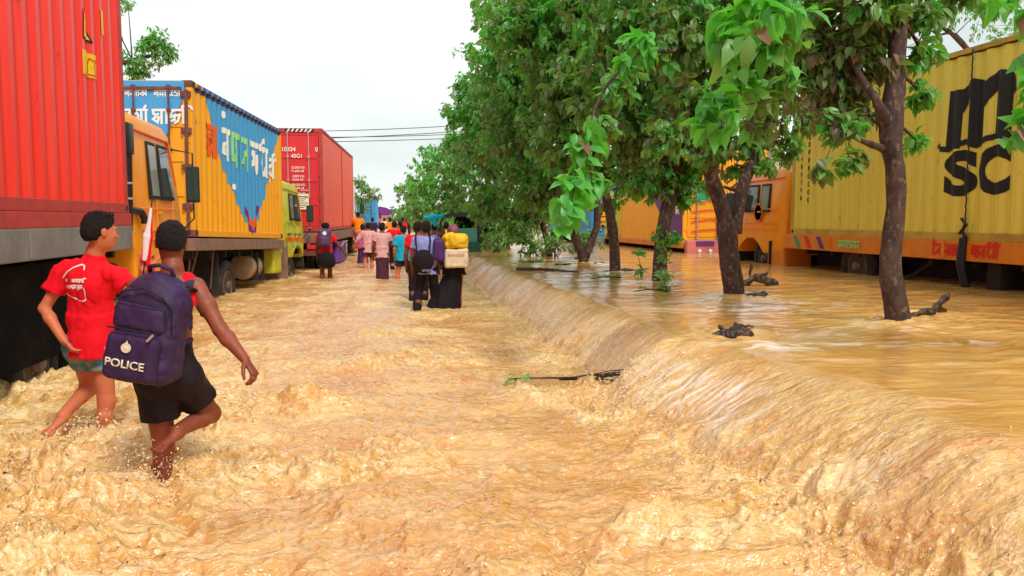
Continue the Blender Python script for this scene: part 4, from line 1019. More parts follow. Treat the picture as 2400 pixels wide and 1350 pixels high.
def unit(v): v = np.array(v, float); return v / max(1e-9, np.linalg.norm(v))
def skin_mat(name, col, col2, rough=.5):
    m = mat(name, col, rough, dirt=col2, dirt_amt=.5, scale=9, bump=.3, bscale=45, spec=.4, sub=.12)
    return m
SK = dict(a=skin_mat('warm brown skin', srgb(206, 120, 82), srgb(176, 88, 62), .55), b=skin_mat('deep brown skin', srgb(132, 66, 46), srgb(176, 90, 62), .48),
          c=skin_mat('brown skin', srgb(120, 66, 50), srgb(96, 50, 40)))
HAIR = mat('black hair', srgb(18, 13, 14), .6, dirt=srgb(52, 36, 34), dirt_amt=.6, scale=70, bump=1.0, bscale=210, spec=.25)
def cloth(name, col, rough=.85, d=None, a=.4, sc=8):
    return mat(name, col, rough, dirt=d, dirt_amt=a, scale=sc, bump=.25, bscale=70, spec=.25)

def hand(f, w, d, nrm, curl, thumb_side, sc=1.0, spread=.5):
    """wrist w, direction d, nrm = back of the hand, curl = bend at each joint; fingers close against the palm side"""
    d = unit(d); nrm = unit(np.array(nrm) - np.dot(nrm, d) * d); sd = np.cross(d, nrm) * thumb_side
    w = np.array(w, float); pl = .088 * sc
    for t in (-.5, 0, .5):
        f.cone(w + sd * t * .028 * sc, w + d * pl + sd * t * .060 * sc, .017 * sc, .0125 * sc, k=.014 * sc, flat=.8, fn=nrm)
    for i, (off, ln) in enumerate(((.031, .070), (.0105, .079), (-.0105, .073), (-.030, .058))):
        p = w + d * pl * (.98 if i in (1, 2) else .93) + sd * off * sc
        di = unit(d + sd * off * spread * 6); r = .0092 * sc; th = 0
        cc = curl[i] if isinstance(curl[0], (list, tuple)) else curl
        for j, q in enumerate((.46, .31, .24)):
            th += cc[j]; dd = di * math.cos(th) - nrm * math.sin(th); e = p + dd * ln * q * sc
            f.cone(p, e, r, r * .9, k=.005 * sc); f.ell(p, (r * 1.08,) * 3, k=.004)
            p = e; r *= .9
    t0 = w + d * .022 * sc + sd * .026 * sc
    t1 = t0 + (d * .55 + sd * .75 - nrm * .25) * .042 * sc; t2 = t1 + (d * .85 + sd * .4 - nrm * .4) * .034 * sc; t3 = t2 + (d * .95 + sd * .1 - nrm * .4) * .026 * sc
    f.cone(t0, t1, .015 * sc, .0115 * sc, k=.012 * sc); f.cone(t1, t2, .0112 * sc, .010 * sc, k=.004); f.cone(t2, t3, .010 * sc, .0085 * sc, k=.004)

def head(f, c, fwd, up, s=1.0):
    fwd = unit(fwd); up = unit(np.array(up) - np.dot(up, fwd) * fwd); sd = np.cross(fwd, up)
    A = np.stack([sd, fwd, up], 1); P = lambda x, y, z: np.array(c) + (sd * x + fwd * y + up * z) * s
    f.ell(P(0, -.012, .028), np.array((.074, .094, .088)) * s, k=.02, rot=A)
    f.ell(P(0, .026, -.03), np.array((.058, .066, .082)) * s, k=.03, rot=A)
    f.ell(P(0, .062, -.085), np.array((.024, .022, .02)) * s, k=.03, rot=A)      # chin
    f.cone(P(0, .088, .012), P(0, .104, -.022), .008 * s, .013 * s, k=.012)         # nose
    for x in (-1, 1):
        f.ell(P(x * .012, .098, -.026), np.array((.008, .009, .008)) * s, k=.006)
        f.ell(P(x * .030, .082, .028), np.array((.02, .012, .007)) * s, k=.012, rot=A)   # brow
        f.ell(P(x * .036, .070, -.018), np.array((.018, .014, .016)) * s, k=.02)       # cheek
        f.ell(P(x * .075, -.004, -.006), np.array((.007, .018, .031)) * s, k=.008, rot=A)  # ear
        f.ell(P(x * .078, -.008, .008), np.array((.008, .014, .014)) * s, k=.006, rot=A)
    f.ell(P(0, .088, -.052), np.array((.022, .010, .006)) * s, k=.006, rot=A); f.ell(P(0, .086, -.062), np.array((.018, .010, .006)) * s, k=.006, rot=A)
    return A, P
def face_parts(P, A, s, parent):
    eye = mat('eye', srgb(225, 220, 210), .2); ir = M['black']
    for x in (-1, 1):
        bm = bmesh.new(); bmesh.ops.create_uvsphere(bm, u_segments=14, v_segments=10, radius=.0115 * s)
        for v in bm.verts: v.co = Vector(P(x * .031, .072, .010)) + v.co
        o = bm_obj('eye', bm, eye, parent, True)
        bm = bmesh.new(); bmesh.ops.create_uvsphere(bm, u_segments=12, v_segments=8, radius=.0055 * s)
        for v in bm.verts: v.co = Vector(P(x * .031, .0805, .010)) + v.co
        bm_obj('iris', bm, ir, o, True)

def body(f, J, b=1.0, near=False, hands=None, girth=1.0):
    g = girth
    mid = (J['chest'] * .45 + J['pelvis'] * .55); fw = J['fwd']
    f.cone(J['chest'], mid, .125 * g, .105 * g, k=.05, flat=.72, fn=fw); f.cone(mid, J['pelvis'], .105 * g, .125 * g, k=.05, flat=.78, fn=fw)
    f.cone((J['shL'] * .8 + J['shR'] * .2), (J['shR'] * .8 + J['shL'] * .2), .062 * g, k=.05)
    f.cone(J['chest'] + V_(0, 0, .06), J['neck'], .07 * g, .05, k=.05); f.cone(J['neck'], J['head'] - V_(0, 0, .03), .052, .05, k=.02)
    for s in 'LR':
        f.cone(J['sh' + s], J['el' + s], .050 * g, .037 * g, k=.03); 
        m_ = J['sh' + s] * .55 + J['el' + s] * .45; f.ell(m_, (.046 * g,) * 3, k=.03)
        e_ = J['el' + s]; w_ = J['wr' + s]; q = e_ * .7 + w_ * .3
        f.cone(e_, q, .036 * g, .039 * g, k=.02); f.cone(q, w_, .039 * g, .025, k=.02)
        f.cone(J['pelvis'] * .35 + J['hip' + s] * .65, J['hip' + s], .095 * g, .09 * g, k=.05)
        f.cone(J['hip' + s], J['kn' + s], .085 * g, .052, k=.04)
        k_ = J['kn' + s]; a_ = J['an' + s]; q = k_ * .68 + a_ * .32
        bk = -unit(J.get('toe' + s, a_ + fw * .1) - a_) * .012
        f.cone(k_, q + bk, .050, .053 * g, k=.03); f.cone(q + bk, a_, .053 * g, .034, k=.02)
        if 'toe' + s in J:
            t_ = J['toe' + s]; d = unit(t_ - a_)
            f.ell(a_ - d * .02 - V_(0, 0, .02), (.032, .032, .032), k=.02)
            f.cone(a_ - V_(0, 0, .02), t_, .034, .022, k=.02, flat=.75, fn=(0, 0, 1))
            if near:
                sd = unit(np.cross(d, (0, 0, 1)))
                for i in range(5): f.cone(t_ + sd * (i - 2) * .016 - d * .01, t_ + sd * (i - 2) * .018 + d * (.03 - .004 * abs(i - 1)), .0105 if i else .012, .009, k=.004)
        if not near:
            d = unit(w_ - e_)
            hand(f, w_, d, (0, .2, 1) if abs(d[2]) < .6 else unit(w_ - J['pelvis']) * (1, 1, 0) + (1e-3, 0, 0), (.35, .35, .3), 1 if s == 'L' else -1, sc=1.0)
    return f
def bounds(J, pad=.16):
    P = np.array([v for k, v in J.items() if k != 'fwd']); return P.min(0) - pad, P.max(0) + pad
def hair_cap(P, A, s, h, parent, length=.0, name='hair', crop=.0, seed=3):
    c = np.array(P(0, 0, 0)); f = Field(c - .17 * s, c + .17 * s, h)
    f.ell(P(0, -.016, .036), np.array((.080, .099, .092)) * s, k=0, rot=A)
    f.ell(P(0, -.06, -.005), np.array((.066, .055, .062)) * s, k=.02, rot=A)
    if length: f.ell(P(0, .0, .095), np.array((.068, .078, .042)) * s, k=.03, rot=A)
    sd, fw, up = A[:, 0], A[:, 1], A[:, 2]
    f.cut(P(0, .035 + length, .01), unit(fw * .8 - up * .55)); f.cut(P(0, -.02, -.05 + crop), unit(-up + fw * .12))
    for x in (-1, 1): f.cut(P(x * .066, .0, -.010), unit(sd * x * .55 - up * .7 + fw * .75)) 
    f.noise(.003 * s, 55, seed).noise(.003 * s, 150, seed + 1)
    return f.mesh(name, HAIR, parent)
def shirt(J, h, mat_, parent, name='t_shirt', sleeve=.55, hem=-.05, loose=0, g=1.0, wr=.007, neckdrop=0, seed=1, sleeve_r=.072, lo=None):
    fw = J['fwd']; lo, hi = bounds(J); f = Field(lo, hi, h)
    top = J['chest'] + V_(0, 0, .05); hemp = J['pelvis'] + V_(0, 0, hem)
    mid = J['chest'] * .45 + J['pelvis'] * .55
    f.cone(J['chest'] + V_(0, 0, .02), mid, (.142 + loose) * g, (.125 + loose) * g, k=.0, flat=.78, fn=fw)
    f.cyl(mid, hemp, (.128 + loose) * g, (.146 + loose * 1.5) * g, k=.05, flat=.82, fn=fw)
    f.cone(J['shL'] * .86 + J['shR'] * .14, J['shR'] * .86 + J['shL'] * .14, .074 * g, k=.05)
    f.cone(J['chest'] + V_(0, 0, .06), J['neck'] - V_(0, 0, .02), .095 * g, .066, k=.04)
    for s in 'LR':
        if sleeve: 
            e = J['sh' + s] + (J['el' + s] - J['sh' + s]) * min(1, sleeve)
            f.ell(J['sh' + s], (.068 * g,) * 3, k=.04); f.cyl(J['sh' + s], e, (.062 + loose * .3) * g, sleeve_r * g, k=.035)
            if sleeve > 1:
                w = J['el' + s] + (J['wr' + s] - J['el' + s]) * (sleeve - 1); f.ell(J['el' + s], (.055,) * 3, k=.02); f.cyl(J['el' + s], w, .054, .046, k=.02)
    n = unit(J['neck'] - J['chest']); f.cut(J['neck'] + n * (.0 - neckdrop), n, J['neck'] - .13, J['neck'] + .13)
    f.noise(wr * 1.3, 8, seed, (1, 1, .7), True).noise(wr * .8, 19, seed + 1, (1, 1, .5), True).noise(wr * .35, 40, seed + 2)
    return f.mesh(name, mat_, parent)
def shorts(J, h, mat_, parent, name='shorts', leg=.55, r=.105, seed=2, flare=.012, waist=.10, legs='LR'):
    lo, hi = bounds(J); f = Field(lo, hi, h); fw = J['fwd']
    f.cyl(J['pelvis'] + V_(0, 0, waist), J['pelvis'] - V_(0, 0, .04), .122, .138, flat=.82, fn=fw); f.ell(J['pelvis'] - V_(0, 0, .05), (.155, .135, .10), k=.04)
    for s in legs:
        a = J['hip' + s]; f.ell(a, (.108,) * 3, k=.05)
        if leg <= 1: f.cyl(a, a + (J['kn' + s] - a) * leg, .096, r + flare, k=.04)
        else:
            f.cone(a, J['kn' + s], .10, .072, k=.03); f.cyl(J['kn' + s], J['kn' + s] + (J['an' + s] - J['kn' + s]) * (leg - 1), .078, .066, k=.03); f.ell(J['kn' + s], (.078,) * 3, k=.03)
    f.noise(.008, 9, seed, (1, 1, .4), True).noise(.004, 24, seed + 1)
    return f.mesh(name, mat_, parent)

# ------------------------------------------------------------------ the wader with the dark backpack
RED = cloth('red cotton', srgb(232, 14, 34), .8, srgb(205, 8, 26), .4)
BLK = cloth('black nylon', srgb(26, 16, 24), .6, srgb(40, 26, 34), .5)
SLATE = cloth('slate cotton', srgb(58, 54, 86), .8, srgb(40, 38, 62), .5)
def person(name, label, loc=(0, 0, 0), rz=0, group=None): return thing(name, label, 'person', loc, rz, group)

J1 = dict(fwd=unit((.05, 1, 0)), head=V_(-1.118, 4.640, 1.368), neck=V_(-1.107, 4.605, 1.238), chest=V_(-1.133, 4.600, 1.044), pelvis=V_(-1.142, 4.600, 0.712), shL=V_(-1.295, 4.620, 1.141), shR=V_(-.990, 4.600, 1.139),
          elL=V_(-1.350, 4.850, .893), wrL=V_(-1.27, 5.02, .96), elR=V_(-.856, 4.500, .922), wrR=V_(-.722, 4.420, .774), hipL=V_(-1.208, 4.600, .658), hipR=V_(-1.083, 4.600, .665),
          knL=V_(-1.187, 4.620, .270), anL=V_(-1.230, 4.600, -.109), toeL=V_(-1.29, 4.74, -.16), knR=V_(-.985, 4.84, .400), anR=V_(-1.105, 4.55, .375), toeR=V_(-1.165, 4.44, .32))
W1 = person('person', 'wading man in black shorts seen from behind with one leg kicked up', (-1.14, 4.6, 0))
def rel(J, o): return {k: (v if k == 'fwd' else v - np.array(o, np.float32)) for k, v in J.items()}
J1 = rel(J1, (-1.14, 4.6, 0))
lo, hi = bounds(J1); f = Field(lo - .06, hi + .06, .0065)
body(f, J1, near=True)
hand(f, J1['wrR'], (.45, -.25, -.62), (.75, -.1, .45), ((.55, .7, .5), (.6, .8, .5), (.7, .8, .5), (.8, .85, .5)), 1, 1.02, .35)
hand(f, J1['wrL'], (.3, .7, .3), (-.6, .1, .5), (.9, 1.0, .6), -1, 1.0)
A, P = head(f, J1['head'], unit((-.15, 1, -.12)), (.08, .12, 1), .98)
bd = f.mesh('body', SK['b'], W1)
hair_cap(P, A, .98, .005, W1, 0, crop=.012); face_parts(P, A, .98, W1)
shirt(J1, .008, SLATE, W1, 'vest', sleeve=0, hem=-.02, g=.93, neckdrop=.045)
# red singlet straps showing at the shoulders
f = Field(J1['chest'] - .3, J1['chest'] + .3, .007)
f.cone(J1['chest'] + V_(-.05, 0, .0), J1['chest'] + V_(.05, 0, .0), .136, .138, flat=.78); f.cone(J1['chest'] + V_(.085, 0, .02), J1['neck'] + V_(.07, .0, -.07), .075, .05, k=.03); f.cone(J1['chest'] + V_(-.085, 0, .02), J1['neck'] + V_(-.07, .0, -.07), .075, .05, k=.03)
f.cut(J1['chest'] + V_(0, 0, .0), (0, 0, -1)).noise(.004, 14, 3); f.mesh('singlet', RED, W1)
shorts(J1, .007, BLK, W1, 'shorts', leg=.60, r=.092, flare=.010, waist=.16)
# backpack
BPM = cloth('dark violet nylon', srgb(52, 34, 68), .55, srgb(72, 50, 96), .6, 5)
BP = thing('backpack', 'large dark violet police backpack with badge and white lettering on its wearer', 'backpack', (-1.165, 4.385, .945), R(-14))
BP.scale = (.97, .95, .90)
BP.rotation_euler = (R(-4), R(9), R(-16))
f = Field((-.25, -.24, -.36), (.25, .18, .38), .006)
f.rbox((0, .0, -.03), (.172, .125, .255), .085, k=0); f.ell((0, .01, .20), (.15, .115, .12), k=.06); f.rbox((0, .0, -.22), (.165, .12, .08), .07, k=.03)
f.noise(.012, 6, 4).noise(.006, 16, 5, (1, 1, 1), True)
f.mesh('main_body', BPM, BP)
f = Field((-.2, -.27, -.36), (.2, -.02, .25), .005)
f.rbox((-.01, -.125, -.15), (.142, .05, .135), .045, k=0); f.rbox((-.01, -.10, .065), (.145, .045, .085), .05, k=.006)
f.noise(.005, 12, 6).noise(.003, 30, 7); f.mesh('front_pocket', BPM, BP)
bm = bmesh.new(); tube(bm, [(-.14, -.13, .16), (-.1, -.15, .2), (0, -.14, .235), (.1, -.13, .2), (.145, -.10, .14), (.155, -.08, 0)], .0055, 6); bm_obj('zip', bm, M['rubber'], BP)
bm = bmesh.new(); tube(bm, [(-.14, -.172, .0), (-.05, -.182, .004), (.06, -.182, .004), (.125, -.165, 0)], .0055, 6); bm_obj('zip', bm, M['rubber'], BP)
bm = bmesh.new(); tube(bm, [(-.145, -.148, .148), (-.05, -.16, .16), (.07, -.155, .155), (.13, -.135, .14), (.14, -.12, .05)], .004, 6); bm_obj('pocket_seam', bm, M['rubber'], BP)
bm = bmesh.new(); box(bm, (-.006, -.002, -.025), (.006, .002, .025), .001, Matrix.Translation((.10, -.186, -.02)) @ Matrix.Rotation(R(35), 4, 'Y')); bm_obj('zip_pull', bm, M['rod'], BP)
bm = bmesh.new(); tube(bm, [(-.07, .03, .29), (-.06, .0, .345), (.0, -.02, .362), (.06, .0, .345), (.07, .03, .29)], .012, 8); bm_obj('carry_handle', bm, BPM, BP, True)
f = Field((-.3, -.1, -.3), (.36, .5, .4), .008)
for s in (-1, 1):
    x0 = .085 if s > 0 else -.10; lim = 3 if s > 0 else 5
    for a, b_ in (((x0, .10, .22), (x0 * 1.1, .16, .245)), ((x0 * 1.1, .16, .245), (x0 * 1.15, .27, .22)), ((x0 * 1.15, .27, .22), (x0 * 1.25, .34, .08)), ((x0 * 1.25, .34, .08), (x0 * 1.3, .30, -.08)), ((x0 * 1.3, .30, -.08), (x0 * 1.5, .10, -.18)))[:lim]:
        f.cone(a, b_, .026, .026, k=.01, flat=.4, fn=(0, .5, .85) if a[2] > .2 else (0, 1, 0))
f.mesh('shoulder_strap', BLK, BP)
GOLD = mat('pale thread', srgb(222, 214, 190), .6)
def emb(name, bm, x, z, m=GOLD, y=-.181, tilt=0):
    for v in bm.verts: v.co = Vector((x + v.co.x, y - .0, z + v.co.y)) + Vector((0, -v.co.z, 0))
    me = bpy.data.meshes.new(name); bm.to_mesh(me); bm.free(); return link_mesh(name, me, m, BP)
bm = text_bm('POLICE', .062, .018, 1.05, 'CENTER')
bmesh.ops.solidify(bm, geom=bm.faces[:], thickness=.004)
emb('lettering', bm, -.018, -.205)
bm = bmesh.new(); lathe(bm, [(.026, 0), (.026, .004), (.020, .005)], 20, 'z'); lathe(bm, [(.012, .0045), (.010, .008)], 12, 'z')
for k in range(12):
    a = k * math.pi / 6; lathe(bm, [(.004, .002), (.004, .007)], 6, 'z', (.023 * math.cos(a), .023 * math.sin(a), 0))
prism(bm, [(-.007, .026), (.007, .026), (0, .040)], 0, .004, 'z')
emb('badge', bm, -.018, -.095)

# ------------------------------------------------------------------ the youth in the red T-shirt
J2 = dict(fwd=unit((.28, 1, 0)), head=V_(-1.762, 5.560, 1.412), neck=V_(-1.801, 5.580, 1.290), chest=V_(-1.843, 5.600, 1.085), pelvis=V_(-1.855, 5.620, .735), shL=V_(-1.994, 5.615, 1.162), shR=V_(-1.672, 5.555, 1.140),
          elL=V_(-2.125, 5.600, .935), wrL=V_(-1.985, 5.500, .745), elR=V_(-1.512, 5.440, .996), wrR=V_(-1.441, 5.300, 1.192), hipL=V_(-1.919, 5.620, .685), hipR=V_(-1.795, 5.600, .685),
          knL=V_(-1.945, 5.80, .38), anL=V_(-1.999, 5.470, .275), toeL=V_(-2.045, 5.37, .20), knR=V_(-1.785, 5.62, .33), anR=V_(-1.810, 5.600, .0), toeR=V_(-1.80, 5.75, -.05))
O2 = (-1.86, 5.6, 0); J2 = rel(J2, O2)
W2 = person('person', 'wading youth in bright red T-shirt with one hand at his hip', O2)
lo, hi = bounds(J2); f = Field(lo - .08, hi + .1, .0065)
body(f, J2, near=True, girth=.88)
hand(f, J2['wrL'], (.5, -.12, -.6), (-.75, -.45, -.4), (.35, .4, .3), 1, .95)
hand(f, J2['wrR'], (.12, .05, .95), (-.3, -.9, .0), (1.0, 1.35, .9), 1, .98, .1)
A, P = head(f, J2['head'], unit((.80, .62, -.06)), (-.05, .05, 1), .98)
f.mesh('body', SK['a'], W2)
hair_cap(P, A, 1.0, .005, W2, .004, crop=.0, seed=8); face_parts(P, A, .98, W2)
# longer tuft of hair on top
f = Field(P(0, 0, .05) - .16, P(0, 0, .05) + .16, .006)
for k in range(90):
    a = rng.random() * 6.28; r_ = rng.random() ** .6 * .07; b_ = P(r_ * math.cos(a), r_ * math.sin(a), .088); f.cone(b_, b_ + A @ np.array((r_ * .3 * math.cos(a), -.01 + .03 * rng.random(), .026 + .022 * rng.random())), .010, .003, k=.006)
f.mesh('hair_tuft', HAIR, W2)
shirt(J2, .0075, RED, W2, 't_shirt', sleeve=.58, hem=-.10, loose=.024, g=.98, wr=.009, sleeve_r=.082, seed=21)
PAT = cloth('patterned swim cotton', srgb(70, 130, 150), .8, srgb(190, 150, 100), .9, 22)
shorts(J2, .008, PAT, W2, 'shorts', leg=.42, r=.092, flare=.004, waist=-.0)
# print on the back of the shirt: loop lines and two rows of small words
SHW = M['white']
def back_print(bm, name, x0, z0):
    """wrap a flat drawing onto the back of the T-shirt by casting it onto the cloth"""
    sh = [c for c in W2.children if c.name.startswith('t_shirt')][0]
    from mathutils.bvhtree import BVHTree
    me = sh.data; bv = BVHTree.FromPolygons([v.co for v in me.vertices], [p.vertices for p in me.polygons])
    for v in bm.verts:
        x, z = x0 + v.co.x, z0 + v.co.y
        h_ = bv.ray_cast(Vector((x, -1, z)), Vector((0, 1, 0)))
        y = h_[0].y if h_[0] else -.12
        v.co = Vector((x, y - .003 - v.co.z, z))
    m2 = bpy.data.meshes.new(name); bm.to_mesh(m2); bm.free(); return link_mesh(name, m2, SHW, sh)
def sub_rib(bm, pts, w, n=6, z=0):
    q = []
    for a, b_ in zip(pts, pts[1:]):
        for k in range(n): q.append((a[0] + (b_[0] - a[0]) * k / n, a[1] + (b_[1] - a[1]) * k / n))
    ribbon(bm, q + [pts[-1]], w, z)
bm = bmesh.new()
sub_rib(bm, [(-.145, .055), (-.11, .095), (-.07, .122), (-.02, .140), (-.002, .132), (-.002, .105)], .007, 4)
sub_rib(bm, [(-.135, -.045), (-.09, -.062), (-.052, -.076)], .007, 4); sub_rib(bm, [(-.045, -.084), (-.012, -.088), (.004, -.078), (.006, -.03), (.0, .0)], .007, 4)
for i, (s_, sz, x, z) in enumerate((('lA', .018, -.128, .03), ('oo', .018, -.075, .03), ('brgi', .022, -.055, .028), ('aArTi', .020, -.13, -.01), ('brUAn', .022, -.065, -.01))):
    t_ = bangla_bm(s_.replace('o', 'b'), sz, .22)
    for v in t_.verts: v.co += Vector((x, z, 0))
    me = bpy.data.meshes.new('tmp'); t_.to_mesh(me); t_.free(); bm.from_mesh(me); bpy.data.meshes.remove(me)
back_print(bm, 'shirt_print', J2['chest'][0] + .0, J2['chest'][2] - .01)
# small furled flag held up
FL = thing('hand_flag', 'furled red and white hand flag on a thin black pole', 'flag', (-1.425, 5.28, 1.27)); FL.scale = (.72, .8, .95)
bm = bmesh.new(); tube(bm, [(-.02, -.0, -.12), (.02, -.01, .1), (.085, -.035, .37)], [.006, .006, .004], 8); bm_obj('pole', bm, M['plastic'], FL)
f = Field((-.1, -.12, -.08), (.16, .08, .36), .005)
f.cone((-.005, -.012, -.01), (.03, -.02, .13), .022, .030, k=.01, flat=.6); f.cone((.03, -.02, .13), (.066, -.03, .30), .030, .010, k=.01, flat=.6); f.noise(.007, 22, 9, (1, 1, .3)); f.mesh('white_cloth', cloth('white cotton', srgb(232, 224, 226)), FL)
f = Field((-.1, -.1, -.12), (.18, .1, .38), .005)
f.cone((.018, .0, -.04), (.05, -.012, .12), .024, .022, k=.01, flat=.6); f.cone((.05, -.012, .12), (.074, -.028, .33), .022, .006, k=.01, flat=.6); f.cone((-.03, -.01, -.03), (.02, -.016, .16), .012, .01, k=.004); f.ell((.045, -.01, -.07), (.03, .025, .03), k=.02); f.noise(.008, 22, 10, (1, 1, .3)); f.mesh('red_cloth', RED, FL)

# ------------------------------------------------------------------ people farther up the road
def pose(h=1.65, stride=.12, knL=0, knR=0, armL='down', armR='down', lean=.03, wide=0):
    s = h / 1.7
    J = dict(fwd=V_(0, 1, 0), pelvis=V_(0, 0, .93), chest=V_(0, lean, 1.27), neck=V_(0, lean + .01, 1.45), head=V_(0, lean + .03, 1.58))
    for n, x in (('L', -1), ('R', 1)):
        J['sh' + n] = V_(x * .165, lean, 1.385); J['hip' + n] = V_(x * .085, 0, .89); st = stride * x
        J['kn' + n] = V_(x * (.10 + wide), st + .05, .48); J['an' + n] = V_(x * (.10 + wide * 1.6), st * 1.6 - .06, .09); J['toe' + n] = J['an' + n] + V_(0, .14, -.05)
        m = armL if n == 'L' else armR
        if m == 'down': e, w = (x * .23, lean - .03, 1.10), (x * .235, lean + .07, .87)
        elif m == 'fwd': e, w = (x * .22, lean + .08, 1.13), (x * .12, lean + .28, 1.15)
        elif m == 'out': e, w = (x * .33, lean + .0, 1.17), (x * .45, lean + .05, 1.0)
        elif m == 'up': e, w = (x * .24, lean + .10, 1.22), (x * .16, lean + .14, 1.46)
        elif m == 'back': e, w = (x * .25, lean - .08, 1.14), (x * .12, lean - .2, 1.12)
        elif m == 'over': e, w = (x * .36, lean - .02, 1.33), (x * .56, lean - .08, 1.30)
        J['el' + n], J['wr' + n] = V_(*e), V_(*w)
    return {k: (v if k == 'fwd' else v * s) for k, v in J.items()}
def folk(label, x, y, rz, J, skin, top, bottom, h=.011, topkw=None, botkw=None, hair=True, look=0, z=-.25, group='people wading along the flooded road', sink=0):
    o = person('person', label, (x, y, z), R(rz), group)
    lo, hi = bounds(J); f = Field(lo - .05, hi + .05, h); body(f, J, girth=1.1)
    A, P = head(f, J['head'], (math.sin(R(look)), math.cos(R(look)), 0), (0, 0, 1), 1.0); f.mesh('body', SK[skin], o)
    if hair: hair_cap(P, A, 1.0, min(h, .012), o)
    if top: shirt(J, h, top, o, **{'g': 1.12, **(topkw or {})})
    if bottom == 'lungi' or (isinstance(bottom, tuple) and bottom[0] == 'skirt'):
        pass
    if isinstance(bottom, tuple):
        kind, m_ = bottom[:2]
        if kind in ('shorts', 'trousers'): shorts(J, h, m_, o, kind, leg=.6 if kind == 'shorts' else 1.9, **(botkw or {}))
        else:
            f = Field(*bounds(J, .25), h); an = (J['anL'] + J['anR']) / 2; w_ = bottom[2] if len(bottom) > 2 else .19; e = bottom[3] if len(bottom) > 3 else V_(an[0], an[1], .12)
            f.cyl(J['pelvis'] + V_(0, 0, .1), J['pelvis'] - V_(0, 0, .1), .13, .16, flat=.82); f.cyl(J['pelvis'] - V_(0, 0, .08), e, .155, w_, k=.03, flat=.85)
            f.noise(.016, 9, 5, (1, 1, .12), True).noise(.005, 25, 6, (1, 1, .4)); f.mesh('wrapped_skirt' if kind == 'skirt' else 'robe_skirt', m_, o)
    return o, P, A
PINK = cloth('faded pink check', srgb(222, 170, 170), .85, srgb(200, 130, 130), .6, 16); LIL = cloth('lilac stripe cotton', srgb(150, 156, 214), .85, srgb(112, 110, 180), .6, 14)
CY = cloth('turquoise cotton', srgb(24, 178, 206), .85, srgb(10, 140, 180), .5, 6); PLAID = cloth('dark plum plaid', srgb(72, 32, 52), .85, srgb(110, 60, 74), .7, 18)
NAVY = cloth('navy cotton', srgb(40, 34, 66), .85); DARK = cloth('black cotton', srgb(24, 16, 22), .8, srgb(44, 32, 40), .5); CREAM = cloth('cream cotton', srgb(226, 208, 180), .85, srgb(200, 170, 150), .5)
ORG = cloth('orange cotton', srgb(240, 140, 30), .85); VIO = cloth('violet nylon', srgb(78, 44, 104), .6, srgb(60, 34, 70), .5); YEL = cloth('yellow quilt', srgb(224, 178, 26), .8, srgb(232, 206, 70), .7, 5)

# couple in the middle of the road
folk('man in lilac shirt and black trousers wading beside the woman in black', .66, 13.4, -4, pose(1.64, .10, wide=.04, armR='fwd', armL='down'), 'c', LIL, ('trousers', DARK), .010, dict(loose=.016, hem=-.12), look=8, z=-.18)
J = pose(1.56, .05, armL='fwd', armR='fwd')
wo, P, A = folk('woman in a long black robe wading beside the man in lilac', 1.12, 13.65, 4, J, 'a', DARK, ('robe', DARK, .31, V_(-.20, -.10, .12)), .010, dict(loose=.03, hem=-.1, sleeve=1.9, g=1.08), hair=False, z=-.18)
f = Field(J['head'] - .25, J['head'] + .25, .009); f.ell(P(0, -.02, .02), (.098, .115, .125), k=0); f.cone(P(0, -.02, -.06), J['neck'] - V_(0, .0, .1), .09, .15, k=.04, flat=.8); f.noise(.008, 16, 3, (1, 1, .4), True); f.mesh('head_scarf', cloth('plum scarf', srgb(120, 70, 90), .85, srgb(190, 120, 130), .6), wo)
t = thing('cloth_bundle', 'bright yellow quilted bundle slung on the woman in black', 'bundle', (1.13, 13.40, 1.13), R(-6))
f = Field((-.26, -.2, -.22), (.26, .2, .22), .009); f.rbox((0, 0, 0), (.205, .13, .13), .09, k=0); f.ell((-.08, -.02, .07), (.13, .12, .09), k=.04); f.noise(.02, 8, 2, (1, 1, 1), True).noise(.01, 20, 3); f.mesh('bundle_cloth', YEL, t)
bm = bmesh.new(); tube(bm, [(-.15, .1, .1), (-.16, .28, .18), (-.1, .36, .02)], .014, 6); bm_obj('sling', bm, YEL, t)
t = thing('sack', 'cream printed sack hanging below the yellow bundle', 'sack', (1.14, 13.38, .86), R(-4))
f = Field((-.26, -.2, -.22), (.26, .2, .22), .009); f.rbox((0, 0, 0), (.195, .095, .155), .045, k=0); f.noise(.014, 9, 12, (1, 1, .6), True); f.mesh('sack_cloth', CREAM, t)
bm = bmesh.new()
for k in range(7): ribbon(bm, [(-.13 + k * .038, .055), (-.105 + k * .038, .06)], .022, .0005 * k)
for v in bm.verts: v.co = Vector((v.co.x, -.104, v.co.y))
bm_obj('sack_print', bm, M['pink'], t)
t = thing('backpack', 'black round backpack hanging low on the man in lilac', 'backpack', (.60, 13.19, .80), 0)
f = Field((-.24, -.22, -.24), (.24, .2, .24), .009); f.ell((0, 0, .02), (.17, .125, .19), k=0); f.rbox((.02, -.07, -.06), (.1, .05, .08), .04, k=.02); f.noise(.01, 9, 2); f.mesh('main_body', DARK, t)
bm = bmesh.new(); 
for a in (((-.10, -.02, .17), (-.11, .12, .36), (-.10, .2, .5)), ((.10, -.02, .17), (.12, .12, .36), (.1, .2, .5))): 
    b2 = bmesh.new(); tube(b2, a, .014, 6); bm_obj('shoulder_strap', b2, DARK, t)
bm = text_bm('SPORT', .05, .02, 1, 'CENTER')
for v in bm.verts: v.co = Vector((v.co.x + .05, -.133, v.co.y - .13))
bm_obj('print', bm, cloth('mauve print', srgb(150, 130, 180)), t)
t = thing('shoulder_bag', 'violet bag on the right side of the man in lilac', 'bag', (.86, 13.26, 1.0), 0)
